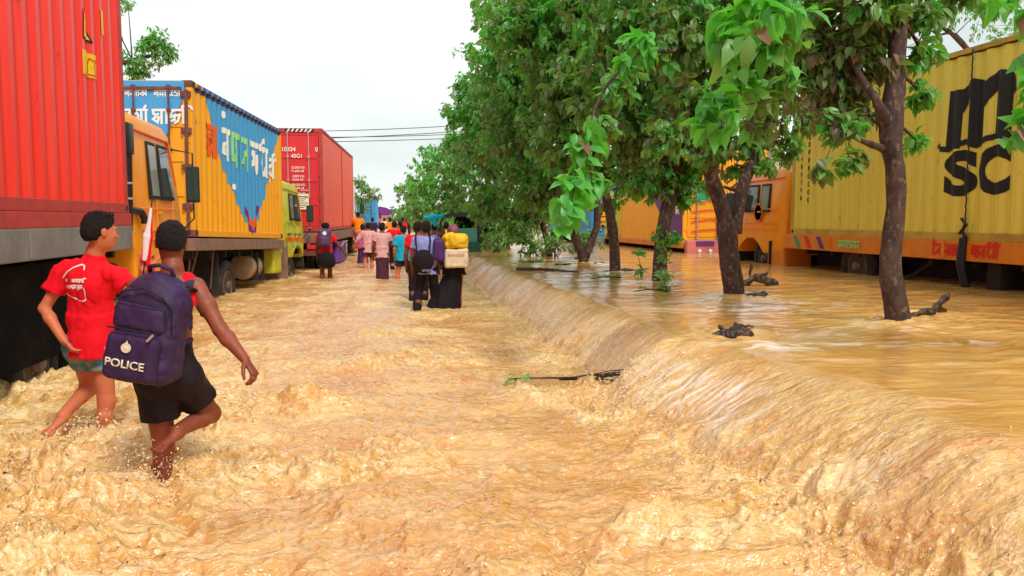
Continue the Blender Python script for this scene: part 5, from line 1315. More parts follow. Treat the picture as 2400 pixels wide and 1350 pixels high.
f = Field((-.16, -.14, -.24), (.16, .14, .26), .01); f.rbox((0, 0, 0), (.09, .09, .18), .06, k=0); f.noise(.014, 9, 7, (1, 1, .5), True); f.mesh('main_body', VIO, t)
bm = bmesh.new(); tube(bm, [(0, 0, .15), (-.05, .06, .28), (-.08, .14, .27)], .015, 6); bm_obj('strap', bm, VIO, t)
# arm-in-arm man behind them
folk('man in red shirt reaching an arm to the man in lilac', .60, 15.2, -10, pose(1.66, .06, armR='over'), 'c', RED, ('trousers', DARK), .014, dict(loose=.01, hem=-.1), look=25, z=-.22)
# walkers at twenty metres
p, P, A = folk('man in red shirt beside the far red container with hand on its mudguard', -1.43, 20.9, 4, pose(1.6, .05, armR='out'), 'c', RED, ('shorts', BLK), .014, dict(loose=.012, hem=-.1), dict(r=.125), look=-10, z=-.25)
bm = bmesh.new(); lathe(bm, [(.10, 0), (.105, .02), (.09, .07), (.05, .1), (.0, .105)], 18, 'z', tuple(P(0, -.01, .06))); box(bm, tuple(P(-.07, .06, .055)), tuple(P(.07, .17, .07)), .004); bm_obj('cap', bm, DARK, p, True)
t = thing('backpack', 'dusky violet backpack on the man by the far red container', 'backpack', (-1.44, 20.70, 1.02), R(4))
f = Field((-.22, -.2, -.28), (.22, .2, .28), .012); f.rbox((0, 0, 0), (.16, .1, .23), .08, k=0); f.rbox((0, -.1, -.07), (.11, .04, .1), .035, k=.01); f.mesh('main_body', cloth('dusky violet', srgb(92, 66, 104), .6, srgb(60, 40, 60), .5), t)
b2 = bmesh.new(); lathe(b2, [(.05, -.108), (.04, -.112)], 12, 'y', (0, 0, .12)); bm_obj('badge', b2, M['white'], t)
t = thing('black_bag', 'big black bag hanging at the back of the red shirted man', 'bag', (-1.40, 20.68, .50), R(4))
f = Field((-.3, -.22, -.3), (.3, .22, .3), .012); f.ell((0, 0, 0), (.21, .12, .22), k=0); f.ell((.1, 0, -.08), (.13, .1, .13), k=.04); f.noise(.014, 8, 4, (1, 1, .5), True); f.mesh('main_body', DARK, t)
folk('man in pale pink shirt and dark plaid lungi', -.06, 20.7, -6, pose(1.64, .03, armR='fwd'), 'c', PINK, ('skirt', PLAID, .17), .013, dict(loose=.016, hem=-.12), look=20)
folk('man in turquoise T-shirt and navy shorts', .46, 20.6, 3, pose(1.6, .05, wide=.06), 'a', CY, ('shorts', NAVY), .013, dict(loose=.035, hem=-.14, sleeve=.75, sleeve_r=.09), z=-.28)
folk('man in greyish pink check shirt left of the man in the plaid lungi', -.48, 25.2, 0, pose(1.62, .08, armL='out'), 'a', PINK, ('shorts', PLAID), .016, dict(loose=.02, hem=-.16, sleeve=1.5))
folk('person in orange top standing before the blue lorry', -1.02, 33.5, 0, pose(1.65, .03, armL='fwd', armR='fwd'), 'c', ORG, ('skirt', ORG, .2), .018, dict(hem=-.1, loose=.02), z=.1)
folk('person in cream shirt past the pink shirted man', .52, 27.5, 0, pose(1.66, .04), 'c', CREAM, ('trousers', NAVY), .018, dict(hem=-.1))
folk('man in red and white top carrying a load past the crowd', .30, 24.5, 12, pose(1.62, .04, armR='up'), 'a', RED, ('trousers', DARK), .018, dict(hem=-.1), z=-.2)
folk('person in white shirt wearing a plum scarf in the crowd', -.05, 30.5, 0, pose(1.6, .04), 'c', CREAM, ('skirt', PLAID, .2), .018, dict(hem=-.1))
folk('woman in rose shawl between the orange top and the pink shirt', -.72, 28.2, 0, pose(1.55, .02, armL='fwd', armR='fwd'), 'a', cloth('rose shawl', srgb(190, 90, 140)), ('skirt', VIO, .22), .018, dict(hem=-.1, loose=.05, sleeve=1.8))
folk('bare chested man holding a turquoise sheet over the couple', 1.30, 22.0, -4, pose(1.62, .04, armL='up', armR='up'), 'c', None, ('shorts', NAVY), .018, None)
folk('man in dark plum shirt right of the turquoise sheet', 1.75, 24.0, -20, pose(1.64, .04, armL='up'), 'c', cloth('plum cotton', srgb(92, 50, 62)), ('trousers', DARK), .018, dict(hem=-.1))
folk('man in pale shirt beyond the man in red', .95, 19.0, 0, pose(1.60, .04), 'a', CREAM, ('trousers', DARK), .018, dict(hem=-.1))
for k, (x, y, m_, lb) in enumerate(((-.55, 40, NAVY, 'small far person in navy top before the blue lorry'), (.3, 44, ORG, 'small far person in orange top in mid road'), (.9, 42, RED, 'small far person in red top in mid road'), (1.35, 50, DARK, 'small far person in black top near the hedge'), (.0, 55, CREAM, 'small far person in cream top beyond the crowd'), (.7, 60, PINK, 'farthest small person in pink top'))):
    folk(lb, x, y, 0, pose(1.64, .05), 'c', m_, ('trousers', DARK), .028, dict(hem=-.1, wr=.003), z=-.1)
t = thing('tarpaulin_sheet', 'bright turquoise sheet held above the heads behind the couple', 'sheet', (1.28, 21.9, 1.52))
f = Field((-.34, -.2, -.3), (.34, .2, .16), .014); f.cone((-.2, 0, .0), (.22, 0, .03), .06, .07, k=0, flat=.6); f.cone((0, 0, 0), (.02, 0, -.2), .12, .05, k=.05, flat=.5); f.noise(.02, 9, 3, (1, 1, .5), True); f.mesh('sheet_cloth', CY, t)
b2 = bmesh.new(); tube(b2, [(-.24, 0, .03), (0, 0, .06), (.26, 0, .05)], .012, 5); bm_obj('edge_rope', b2, M['white'], t)
# three-wheeler by the hedge
AR = thing('auto_rickshaw', 'dark green three wheeler with black hood standing by the hedge', 'auto rickshaw', (2.25, 25.0, -.05), R(-4))
bm = bmesh.new(); prism(bm, [(-.62, .25), (-.66, .8), (-.6, .85), (.6, .85), (.66, .8), (.62, .25)], 0, 2.2, 'y'); bm_obj('body_shell', bm, mat('dark green paint', srgb(24, 70, 56), .5), AR)
bm = bmesh.new(); prism(bm, [(-.64, .8), (-.62, 1.45), (-.5, 1.66), (-.3, 1.72), (.3, 1.72), (.5, 1.66), (.62, 1.45), (.64, .8), (.56, .8), (.55, 1.42), (.42, 1.6), (-.42, 1.6), (-.55, 1.42), (-.56, .8)], 0.0, 1.9, 'y'); bm_obj('hood', bm, M['rubber'], AR)
bm = bmesh.new(); box(bm, (-.54, .1, .82), (.54, .14, 1.25), .01); bm_obj('back_panel', bm, mat('faded green canvas', srgb(60, 120, 100), .7), AR)
for s in (-1, 1): wheel(AR, s * .56, .4, .22, .22, .12, s)
wheel(AR, 0, 2.2, .22, .22, .12)
TREES = {
 'T1': ([[(4.67,6.98,0.37,0.118),(4.65,6.98,0.61,0.11),(4.57,6.98,1.0,0.094),(4.58,7.0,1.31,0.086),(4.61,7.0,1.66,0.085),(4.6,7.02,1.97,0.082),(4.56,7.05,2.36,0.101),(4.63,7.1,2.82,0.078),(4.67,7.15,3.33,0.074),(4.84,7.3,3.99,0.063),(4.96,7.4,4.72,0.04)],[(4.55,7.05,2.32,0.07),(4.33,6.95,2.57,0.034),(4.26,7.2,2.91,0.023),(4.15,7.4,3.29,0.016)],[(4.5,7.05,2.13,0.039),(4.15,6.9,2.2,0.019),(3.93,6.8,2.28,0.011)],[(4.64,7.1,3.47,0.046),(5.17,7.2,3.71,0.032),(5.53,7.0,3.74,0.019)],[(4.58,7.1,4.03,0.038),(3.57,6.4,3.65,0.027),(2.56,5.4,3.13,0.014)]],
   [(4.34,7.4,2.99,0.46,0.14,1.2,0.12),(4.13,7.6,3.38,0.41,0.14,1,0.2),(4.71,7.6,3.36,0.37,0.14,0.8,0.2),(3.96,6.9,2.29,0.23,0.13,1,0.35),(4.41,7.2,2.45,0.22,0.13,1,0.15),(3.96,6.7,2.0,0.12,0.13,1.4,0.25),(3.76,6.8,1.91,0.07,0.13,1,0.3),(5.03,7.3,3.03,0.21,0.13,1,0.5),(5.03,7.3,2.67,0.18,0.13,1,0.45),(5.0,7.3,2.23,0.15,0.13,1,0.5),(4.28,7.5,2.68,0.37,0.13,1,0.12),(4.06,7.6,3.02,0.37,0.13,1,0.2),(5.48,7.5,3.68,0.37,0.12,0.6,0.45),(6.13,7.8,3.66,0.26,0.11,0.5,0.5),(4.37,7.0,3.43,0.34,0.13,1,0.2),(5.04,7.3,3.38,0.24,0.13,1,0.4),(2.61,5.3,2.88,0.23,0.19,1.0,0.72),(2.27,5.0,2.72,0.19,0.19,1.1,0.85),(2.1,5.0,2.56,0.13,0.18,1,0.8),(2.66,5.4,2.66,0.16,0.18,0.8,0.6),(2.17,5.2,2.22,0.12,0.17,1.0,0.9),(2.16,5.4,2.08,0.1,0.16,0.9,0.8),(2.93,5.8,2.53,0.14,0.16,1,0.45),(2.83,6.0,2.4,0.18,0.16,1,0.4),(2.45,5.6,2.43,0.13,0.17,1,0.55),(2.83,6.2,2.2,0.13,0.15,1,0.35),(4.77,7.4,4.17,0.8,0.15,0.8,0.3),(3.5,7.0,4.05,0.67,0.16,0.8,0.3)]),
 'T0': ([[(5.12,4.6,0.43,0.111),(4.96,4.6,1.8,0.097),(4.75,4.6,2.84,0.074),(4.74,4.7,3.64,0.053)],[(4.8,4.6,2.59,0.053),(4.39,4.6,2.88,0.031),(4.04,4.7,2.84,0.016)],[(4.86,4.6,2.2,0.037),(4.42,4.6,2.45,0.024),(3.96,4.6,2.33,0.01)]],
   [(4.03,4.8,2.79,0.16,0.17,1.1,0.8),(4.03,4.7,2.53,0.13,0.17,1,0.7),(3.91,4.6,2.33,0.1,0.17,1,0.75),(3.9,4.6,2.09,0.08,0.17,1,0.8),(4.48,4.7,2.99,0.53,0.17,0.8,0.5)]),
 'T2': ([[(4.39,9.97,0.32,0.13),(4.37,9.97,0.59,0.13),(4.29,9.97,1.08,0.118),(4.24,9.97,1.46,0.118)],[(4.28,9.97,1.35,0.102),(4.11,9.95,1.83,0.091),(3.94,9.9,2.19,0.074),(3.7,9.8,2.6,0.057),(3.5,9.7,3.09,0.036)],[(4.38,9.99,1.32,0.086),(4.48,10.05,1.83,0.076),(4.63,10.1,2.16,0.06),(4.83,10.2,2.55,0.049),(4.92,10.3,3.21,0.033)],[(3.97,9.9,2.14,0.048),(4.17,10.0,2.63,0.037),(4.21,10.0,3.36,0.026)],[(3.54,9.7,3.49,0.025),(2.69,8.8,3.24,0.018),(2.11,8.0,2.71,0.012),(1.84,7.6,2.18,0.008)]],
   [(4.21,10.0,3.41,0.66,0.15,1,0.3),(3.7,9.8,2.85,0.52,0.15,1,0.25),(4.88,10.2,2.93,0.46,0.14,1,0.25),(3.49,9.7,3.69,0.66,0.15,1,0.3),(4.3,10.0,4.09,0.69,0.15,0.8,0.4),(3.89,9.7,2.28,0.23,0.14,0.7,0.3),(4.8,10.1,2.16,0.17,0.12,0.8,0.3),(5.24,10.3,2.51,0.22,0.12,0.8,0.35),(4.53,10.4,2.12,0.22,0.12,0.6,0.4),(4.36,10.3,2.44,0.33,0.13,1,0.3),(4.77,10.3,2.39,0.28,0.13,1,0.35),(4.26,10.6,1.91,0.17,0.12,0.9,0.4),(5.34,10.5,2.36,0.19,0.12,0.9,0.35),(1.84,7.6,2.14,0.16,0.2,1.1,0.8),(1.72,7.5,1.86,0.15,0.21,1.1,0.85),(1.66,7.4,1.58,0.1,0.2,1.1,0.9),(1.95,7.7,1.83,0.1,0.19,1,0.6),(2.47,7.8,3.11,0.18,0.18,1.2,0.85),(2.33,7.9,2.98,0.12,0.16,1,0.7),(3.9,10.0,4.93,1.25,0.16,0.7,0.3),(5.39,10.3,3.39,0.44,0.14,1,0.15),(5.58,10.4,2.8,0.28,0.13,0.9,0.2),(3.31,9.6,2.42,0.3,0.14,0.9,0.3),(4.94,9.8,3.86,0.63,0.15,1,0.25),(2.62,9.2,2.99,0.34,0.15,1,0.4),(2.32,9.0,2.49,0.26,0.16,1,0.45),(4.65,10.0,3.58,0.59,0.15,1,0.3)]),
 'T3': ([[(4.24,12.47,0.32,0.12),(4.23,12.47,0.58,0.113),(4.25,12.47,1.05,0.106),(4.35,12.5,1.58,0.106),(4.46,12.5,2.04,0.093),(4.54,12.5,2.63,0.073),(4.58,12.5,3.29,0.053)],[(4.46,12.5,2.04,0.053),(4.14,12.4,2.69,0.039),(3.83,12.3,3.31,0.026)]],
   [(4.3,12.5,3.6,0.92,0.15,1,0.3),(3.71,12.3,2.73,0.61,0.15,1,0.3),(4.36,12.6,2.24,0.4,0.14,0.9,0.4),(3.82,12.2,2.03,0.27,0.13,0.8,0.4),(4.63,12.4,2.04,0.28,0.13,0.8,0.5),(3.43,12.3,3.99,0.89,0.15,1,0.35),(4.24,12.45,1.12,0.13,0.1,1.2,0.35),(4.41,12.3,1.19,0.14,0.13,0.8,0.8),(4.64,12.6,1.78,0.23,0.13,0.8,0.45),(4.22,12.6,1.98,0.33,0.13,1,0.4),(4.78,12.6,2.25,0.34,0.13,1,0.4),(3.8,12.8,2.12,0.34,0.13,1,0.4),(3.87,12.5,5.56,1.55,0.17,0.7,0.3),(3.92,12.2,4.36,0.82,0.16,1,0.3),(3.33,12.4,3.18,0.58,0.15,1,0.3),(4.83,12.4,2.69,0.53,0.15,1,0.35),(4.21,12.2,2.92,0.58,0.15,1,0.3)]),
 'T4': ([[(4.24,15.0,0.29,0.111),(4.23,15.0,0.57,0.103),(4.2,15.0,1.12,0.095),(4.11,15.0,1.67,0.087),(3.95,15.0,2.26,0.071),(3.8,15.0,2.92,0.055)]],
   [(3.87,15.0,3.76,1.17,0.16,1,0.35),(3.27,14.8,2.89,0.84,0.15,1,0.3),(3.88,15.0,2.38,0.49,0.15,1,0.35),(4.45,15.0,2.15,0.38,0.13,0.7,0.4),(3.07,15.0,4.65,1.15,0.16,1,0.4),(4.35,15.5,1.76,0.24,0.12,0.6,0.35),(3.46,15.0,5.27,1.15,0.17,1,0.35),(3.15,14.6,3.69,0.83,0.16,1,0.3),(2.6,15.0,4.94,0.92,0.17,1,0.4),(4.44,15.0,2.69,0.63,0.15,1,0.3)]),
 'T5': ([[(4.27,17.6,0.32,0.121),(4.25,17.6,0.64,0.111),(4.09,17.6,1.1,0.092),(4.0,17.6,1.52,0.074),(3.62,17.6,2.34,0.055)],[(4.3,17.6,0.67,0.093),(4.48,17.7,1.05,0.084),(4.59,17.7,1.43,0.074),(4.56,17.7,2.16,0.056)]],
   [(3.33,17.6,4.57,1.35,0.17,1,0.4),(2.93,17.4,3.21,1.16,0.16,1,0.3),(3.52,17.6,2.16,0.78,0.15,1,0.3),(4.11,17.7,1.79,0.42,0.13,0.8,0.3),(2.41,17.5,4.79,0.8,0.17,0.9,0.5),(2.59,17.5,5.67,0.71,0.17,0.9,0.4),(2.66,17.4,4.09,0.89,0.17,1,0.4),(3.24,17.6,6.24,1.25,0.17,0.8,0.4),(3.03,17.4,2.23,0.72,0.15,1,0.35)]),
 'T6': ([[(4.23,21.1,0.31,0.088),(4.18,21.1,0.75,0.088),(3.99,21.0,1.41,0.076),(3.65,21.0,2.49,0.065)]],
   [(3.0,21.0,4.4,1.34,0.18,1,0.35),(2.33,20.8,4.16,0.79,0.18,0.9,0.5),(3.21,21.0,2.71,1.19,0.17,1,0.3),(3.65,21.0,1.63,0.65,0.16,1,0.25),(2.67,21.0,1.84,0.65,0.16,1,0.35),(2.19,21.0,5.54,0.4,0.17,0.7,0.4),(2.03,21.0,4.8,0.42,0.17,0.7,0.5),(2.64,20.8,3.32,1.06,0.17,1,0.35),(2.57,21.0,6.48,0.42,0.17,0.9,0.35),(3.26,20.6,1.2,0.43,0.15,1,0.3),(1.81,21.0,4.07,0.43,0.17,0.8,0.5)]),
 'T7': ([[(3.84,26.0,0.25,0.108),(3.77,26.0,0.86,0.108),(3.57,26.0,1.93,0.08),(2.9,26.0,3.25,0.053)]],
   [(2.77,26.0,3.9,0.99,0.2,1,0.4),(2.37,26.0,3.11,0.93,0.2,1,0.35),(3.03,26.0,2.19,1.2,0.2,1,0.3),(2.31,26.0,4.81,0.45,0.18,0.8,0.5),(3.5,25.5,1.13,0.53,0.18,1,0.3),(2.63,26.0,1.39,0.67,0.18,1,0.3),(2.11,26.0,3.89,0.45,0.18,0.9,0.5)]),
 'T8': ([[(3.67,33.0,0.18,0.102),(3.64,33.0,0.86,0.102),(3.0,33.0,2.21,0.067)]],
   [(2.5,33.0,3.37,0.81,0.22,1,0.5),(2.41,33.0,2.37,1.04,0.22,1,0.4),(3.34,33.0,1.7,1.02,0.22,1,0.3),(2.0,33.0,3.87,0.47,0.2,0.8,0.6),(2.15,33.0,1.37,0.84,0.2,1,0.35),(2.68,33.0,4.21,0.67,0.2,0.9,0.5),(1.66,33.0,2.87,0.67,0.2,1,0.5)]),
 'T9': ([[(3.24,43.0,0.12,0.11),(3.2,43.0,0.89,0.11),(2.16,43.0,2.63,0.066)]],
   [(2.17,43.0,4.15,0.87,0.26,1,0.5),(1.95,43.0,2.85,1.2,0.26,1,0.4),(3.03,43.0,1.76,1.1,0.26,1,0.3),(1.41,43.0,3.49,0.48,0.24,0.8,0.5),(1.83,43.0,1.76,0.98,0.24,1,0.35),(2.18,43.0,4.9,0.48,0.24,0.8,0.6)]),
 'T10': ([[(2.79,56.0,0.13,0.114),(2.66,56.0,0.99,0.114),(1.68,56.0,2.41,0.085)]],
   [(1.69,56.0,3.25,1.02,0.32,1,0.3),(1.81,56.0,1.84,1.14,0.32,1,0.3),(0.9,56.0,3.53,0.45,0.3,0.8,0.2),(2.94,56.0,1.56,0.91,0.32,1,0.3)]),
 'T11': ([[(1.02,85.0,0.08,0.129),(1.03,85.0,0.94,0.129)]],
   [(1.17,85.0,1.37,0.77,0.45,1,0.2),(1.89,85.0,1.59,0.86,0.45,1,0.2),(0.4,85.0,1.5,0.43,0.45,1,0.2)]),
 'L1': ([[(-7.55,22.0,0.36,0.148),(-7.31,22.0,3.71,0.125),(-6.87,22.0,4.95,0.083),(-6.07,22.0,5.38,0.042),(-5.47,22.0,5.5,0.032)],[(-7.1,22.0,4.23,0.063),(-6.29,22.0,4.76,0.042),(-5.68,22.0,5.19,0.021)]],
   [(-5.66,22.0,5.76,0.44,0.17,1.5,0.5),(-5.21,22.0,5.62,0.29,0.16,1.4,0.4),(-6.08,22.0,5.13,0.34,0.17,1.4,0.45),(-6.12,22.0,6.76,0.25,0.17,0.8,0.4),(-5.47,22.0,5.3,0.23,0.15,0.7,0.3),(-6.84,22.0,5.77,0.73,0.18,0.8,0.4),(-6.89,22.0,6.99,0.83,0.18,0.8,0.4),(-5.97,22.0,5.28,0.36,0.16,1.2,0.3),(-5.5,22.0,5.86,0.36,0.16,1.2,0.4),(-5.17,22.0,5.46,0.21,0.15,1,0.35),(-5.78,22.0,5.03,0.21,0.15,1,0.3)]),
 'L2': ([[(-3.01,60.0,0.06,0.151),(-2.97,60.0,2.46,0.15)]],
   [(-1.62,60.0,3.96,0.78,0.36,1,0.2),(-1.04,60.0,3.36,0.78,0.36,1,0.2),(-2.95,60.0,3.65,1.5,0.36,1,0.2),(-1.64,60.0,2.76,1.02,0.36,1,0.3),(-0.45,60.0,3.01,0.36,0.34,0.8,0.2)]),
 'R1': ([[(16.06,20.0,0.96,0.114),(15.77,20.0,3.87,0.112),(15.32,20.0,5.51,0.078),(14.18,20.0,6.45,0.044),(13.6,20.0,6.0,0.022)],[(15.6,20.0,4.75,0.056),(16.4,20.0,6.09,0.045),(17.22,20.0,6.99,0.034)],[(15.32,20.0,5.51,0.044),(14.67,20.0,6.25,0.033),(13.95,20.0,6.12,0.022)]],
   [(14.16,20.0,6.77,0.66,0.14,0.35,0.5),(15.37,20.0,6.81,1.0,0.14,0.3,0.5),(16.62,20.0,6.53,0.78,0.14,0.4,0.5),(15.9,20.0,6.07,0.33,0.14,0.4,0.4),(14.48,20.0,7.74,1.21,0.15,0.5,0.4),(12.55,20.0,5.43,0.65,0.15,0.5,0.4)]),
 'R2': ([[(15.36,30.0,0.72,0.098),(15.28,30.0,3.31,0.098)]],
   [(15.1,30.0,3.64,0.97,0.2,0.9,0.3),(12.69,30.0,4.4,1.44,0.22,0.9,0.3),(11.4,31.0,3.66,1.48,0.22,0.9,0.3),(10.33,33.0,2.92,1.22,0.22,0.9,0.3)]),
 'R3': ([[(10.81,40.0,0.49,0.084),(10.8,40.0,2.17,0.084)]],
   [(10.8,40.0,2.38,1.26,0.26,0.9,0.3),(9.53,42.0,1.76,1.32,0.26,0.9,0.3),(8.12,44.0,1.32,0.91,0.26,0.9,0.3)]),
}
# ------------------------------------------------------------------ trees
def leaf_material(name, ramp, trans=.42, rough=.36):
    m = bpy.data.materials.new(name); m.use_nodes = True; t = m.node_tree; p = t.nodes['Principled BSDF']; N = t.nodes.new; L = t.links.new
    a = N('ShaderNodeAttribute'); a.attribute_name = 'tint'; r = N('ShaderNodeValToRGB'); el = r.color_ramp.elements
    el[0].position = ramp[0][0]; el[0].color = ramp[0][1]; el[1].position = ramp[-1][0]; el[1].color = ramp[-1][1]
    for pos, c in ramp[1:-1]: e = el.new(pos); e.color = c
    L(a.outputs['Fac'], r.inputs['Fac']); L(r.outputs['Color'], p.inputs['Base Color']); p.inputs['Roughness'].default_value = rough
    p.inputs['Specular IOR Level'].default_value = .45
    tr = N('ShaderNodeBsdfTranslucent'); mxs = N('ShaderNodeMixShader'); mxs.inputs[0].default_value = trans
    b = N('ShaderNodeMix'); b.data_type = 'RGBA'; b.blend_type = 'MULTIPLY'; b.inputs['Factor'].default_value = 1; b.inputs['B'].default_value = (1.3, 1.5, .5, 1)
    L(r.outputs['Color'], b.inputs['A']); L(b.outputs['Result'], tr.inputs['Color'])
    o = [n for n in t.nodes if n.type == 'OUTPUT_MATERIAL'][0]
    L(p.outputs[0], mxs.inputs[1]); L(tr.outputs[0], mxs.inputs[2]); L(mxs.outputs[0], o.inputs['Surface'])
    return m
LEAF = leaf_material('broad leaves', [(0, srgb(118, 104, 80)), (.14, srgb(118, 136, 88)), (.40, srgb(122, 172, 96)), (.7, srgb(92, 174, 84)), (.97, srgb(108, 190, 86)), (1.0, srgb(150, 110, 90))])
def bark(name, c1, c2, c3):
    m = bpy.data.materials.new(name); m.use_nodes = True; t = m.node_tree; p = t.nodes['Principled BSDF']; N = t.nodes.new; L = t.links.new
    tcn = N('ShaderNodeTexCoord'); mpn = N('ShaderNodeMapping'); mpn.inputs['Scale'].default_value = (1, 1, .55); L(tcn.outputs['Object'], mpn.inputs['Vector'])
    n = N('ShaderNodeTexNoise'); n.inputs['Scale'].default_value = 9; n.inputs['Detail'].default_value = 8; n.inputs['Roughness'].default_value = .7; L(mpn.outputs['Vector'], n.inputs['Vector'])
    v = N('ShaderNodeTexNoise'); v.inputs['Scale'].default_value = 24; v.inputs['Detail'].default_value = 3; L(mpn.outputs['Vector'], v.inputs['Vector'])
    r = N('ShaderNodeValToRGB'); r.color_ramp.elements[0].position = .36; r.color_ramp.elements[0].color = c1; r.color_ramp.elements[1].position = .62; r.color_ramp.elements[1].color = c2
    r2 = N('ShaderNodeMapRange'); r2.inputs['From Min'].default_value = .56; r2.inputs['From Max'].default_value = .66
    mx_ = N('ShaderNodeMix'); mx_.data_type = 'RGBA'; mx_.inputs['B'].default_value = c3
    L(n.outputs['Fac'], r.inputs['Fac']); L(v.outputs['Fac'], r2.inputs['Value']); L(r2.outputs['Result'], mx_.inputs['Factor']); L(r.outputs['Color'], mx_.inputs['A']); L(mx_.outputs['Result'], p.inputs['Base Color'])
    b = N('ShaderNodeBump'); b.inputs['Strength'].default_value = .9; b.inputs['Distance'].default_value = .02; L(n.outputs['Fac'], b.inputs['Height']); L(b.outputs['Normal'], p.inputs['Normal'])
    p.inputs['Roughness'].default_value = .85
    return m
BARK = bark('dark bark', srgb(42, 30, 28), srgb(84, 62, 54), srgb(112, 96, 84))
BARK2 = bark('lichen spotted bark', srgb(40, 28, 26), srgb(84, 62, 54), srgb(110, 88, 76))

def leaf_mesh(name, C, D, Nn, Ln, tint, parent, mat_, fine=True, wid=.5):
    """one mesh of many folded leaves: C base points, D directions, Nn upper side"""
    n = len(C); Sd = np.cross(D, Nn); Sd /= np.maximum(1e-6, np.linalg.norm(Sd, axis=1))[:, None]; Nn = np.cross(Sd, D)
    Ln = Ln[:, None]; w = Ln * wid
    bend = (rng.random((n, 1)) * .22 + .04) * Ln; fold = (rng.random((n, 1)) * .16 + .04) * Ln
    if fine:
        pts = [C, C + D * Ln * .36 + Nn * bend * .25, C + D * Ln * .72 - Nn * bend * .1, C + D * Ln * 1.0 - Nn * bend * 1.1]
        for s in (-1, 1):
            pts += [C + D * Ln * .30 + Sd * s * w * .46 + Nn * (fold + bend * .2), C + D * Ln * .64 + Sd * s * w * .44 + Nn * (fold * .8 - bend * .15)]
        k = 8; tri = [(0, 1, 4), (1, 2, 5), (1, 5, 4), (2, 3, 5), (0, 6, 1), (1, 7, 2), (1, 6, 7), (2, 7, 3)]
    else:
        pts = [C, C + D * Ln * .55 + Nn * bend * .2, C + D * Ln - Nn * bend, C + D * Ln * .5 + Sd * w * .5 + Nn * fold, C + D * Ln * .5 - Sd * w * .5 + Nn * fold]
        k = 5; tri = [(0, 1, 3), (1, 2, 3), (0, 4, 1), (1, 4, 2)]
    V = np.stack(pts, 1).reshape(-1, 3); F = (np.arange(n)[:, None, None] * k + np.array(tri)[None]).reshape(-1, 3)
    o = np_mesh(name, V, F, mat_, parent, smooth=False, nv=3); vattr(o, 'tint', np.repeat(tint, k)); return o
def nrm(a): return a / np.maximum(1e-6, np.linalg.norm(a, axis=1))[:, None]
def lobe_leaves(lobes, org, kdens=4.0, squash=.85):
    Cs, Ds, Ns, Ls, Ts, tw = [], [], [], [], [], []
    for (x, y, z, r, ll, dens, tint) in lobes:
        nc = max(5, int(kdens * dens * (r / ll) ** 2 * .9))
        u = nrm(rng.normal(size=(nc, 3))); rad = r * (rng.random((nc, 1)) ** .45)
        wob = 1 + .35 * vn3(u[:, 0] * 2.2 + x * 3, u[:, 1] * 2.2 + y, u[:, 2] * 2.2 + z)[:, None]      # uneven outline
        c = np.array([x, y, z]) - org + u * rad * wob * np.array([1, 1, squash])
        out = nrm(u + rng.normal(size=(nc, 3)) * .5 + np.array([0, 0, -.15]))
        ctint = tint + rng.normal(size=nc) * .13 + .10 * u[:, 2]
        young = rng.random(nc) < .10; ctint[young] += .35
        tw.append((c, out, ll, np.array([x, y, z]) - org))
        m = 8
        a = rng.random((nc, m)) * 6.283
        p1 = nrm(np.cross(out, np.array([.13, .2, 1.0]))); p2 = np.cross(out, p1)
        rd = p1[:, None] * np.cos(a)[..., None] + p2[:, None] * np.sin(a)[..., None]
        back = rng.random((nc, m, 1)) * ll * 1.3
        D = rd * (.75 + .3 * rng.random((nc, m, 1))) + out[:, None] * .55; D[..., 2] -= .45 + .4 * rng.random((nc, m))
        D = nrm(D.reshape(-1, 3)); B = (c[:, None] - out[:, None] * back).reshape(-1, 3)
        Nn = nrm(np.array([0, 0, 1.0]) + rng.normal(size=D.shape) * .45 + rd.reshape(-1, 3) * .25)
        Cs.append(B); Ds.append(D); Ns.append(Nn); Ls.append(ll * (.6 + .6 * rng.random(len(B)))); Ts.append(np.repeat(ctint, m) + rng.normal(size=len(B)) * .05)
    C = np.concatenate(Cs); tint = np.clip(np.concatenate(Ts), 0, .96)
    tint[rng.random(len(C)) < .012] = 1.0
    return C, np.concatenate(Ds), np.concatenate(Ns), np.concatenate(Ls), tint, tw
TR_INFO = {
 'T1': ('tree', 'nearest roadside tree with tall spotted trunk standing in the flood before the ochre container', BARK2),
 'T0': ('tree', 'tree mostly out of view whose bright leaves hang in at the top right edge', BARK2),
 'T2': ('tree', 'forked dark tree in front of the orange cab on the right', BARK),
 'T3': ('tree', 'leaning tree with leafy sprouts low on its trunk before the tiger striped lorry', BARK),
 'T4': ('tree', 'slim leaning tree left of the sprouting one', BARK),
 'T5': ('tree', 'tree splitting into a V just above the water', BARK2),
 'T6': ('tree', 'bushy tree behind the V shaped trunk, crown down to the shrubs', BARK),
 'T7': ('tree', 'dense tree over the hedge right of the three wheeler', BARK),
 'T8': ('tree', 'light green tree over the heads of the couple', BARK),
 'T9': ('tree', 'rounded tree farther along the median, left of the light green one', BARK),
 'T10': ('tree', 'dark far tree at the left end of the right tree row', BARK),
 'T11': ('tree', 'tiny hazy tree at the vanishing point of the road', BARK),
 'L1': ('tree', 'feathery tree rising behind the nearest red container', BARK),
 'L2': ('tree', 'dark tree behind the far orange red container', BARK),
 'R1': ('tree', 'sparse tree with thin branches above the ochre container', BARK),
 'R2': ('tree', 'broad tree beyond the right carriageway behind the orange box lorry', BARK),
 'R3': ('tree', 'far tree beyond the blue lorry on the right carriageway', BARK)}
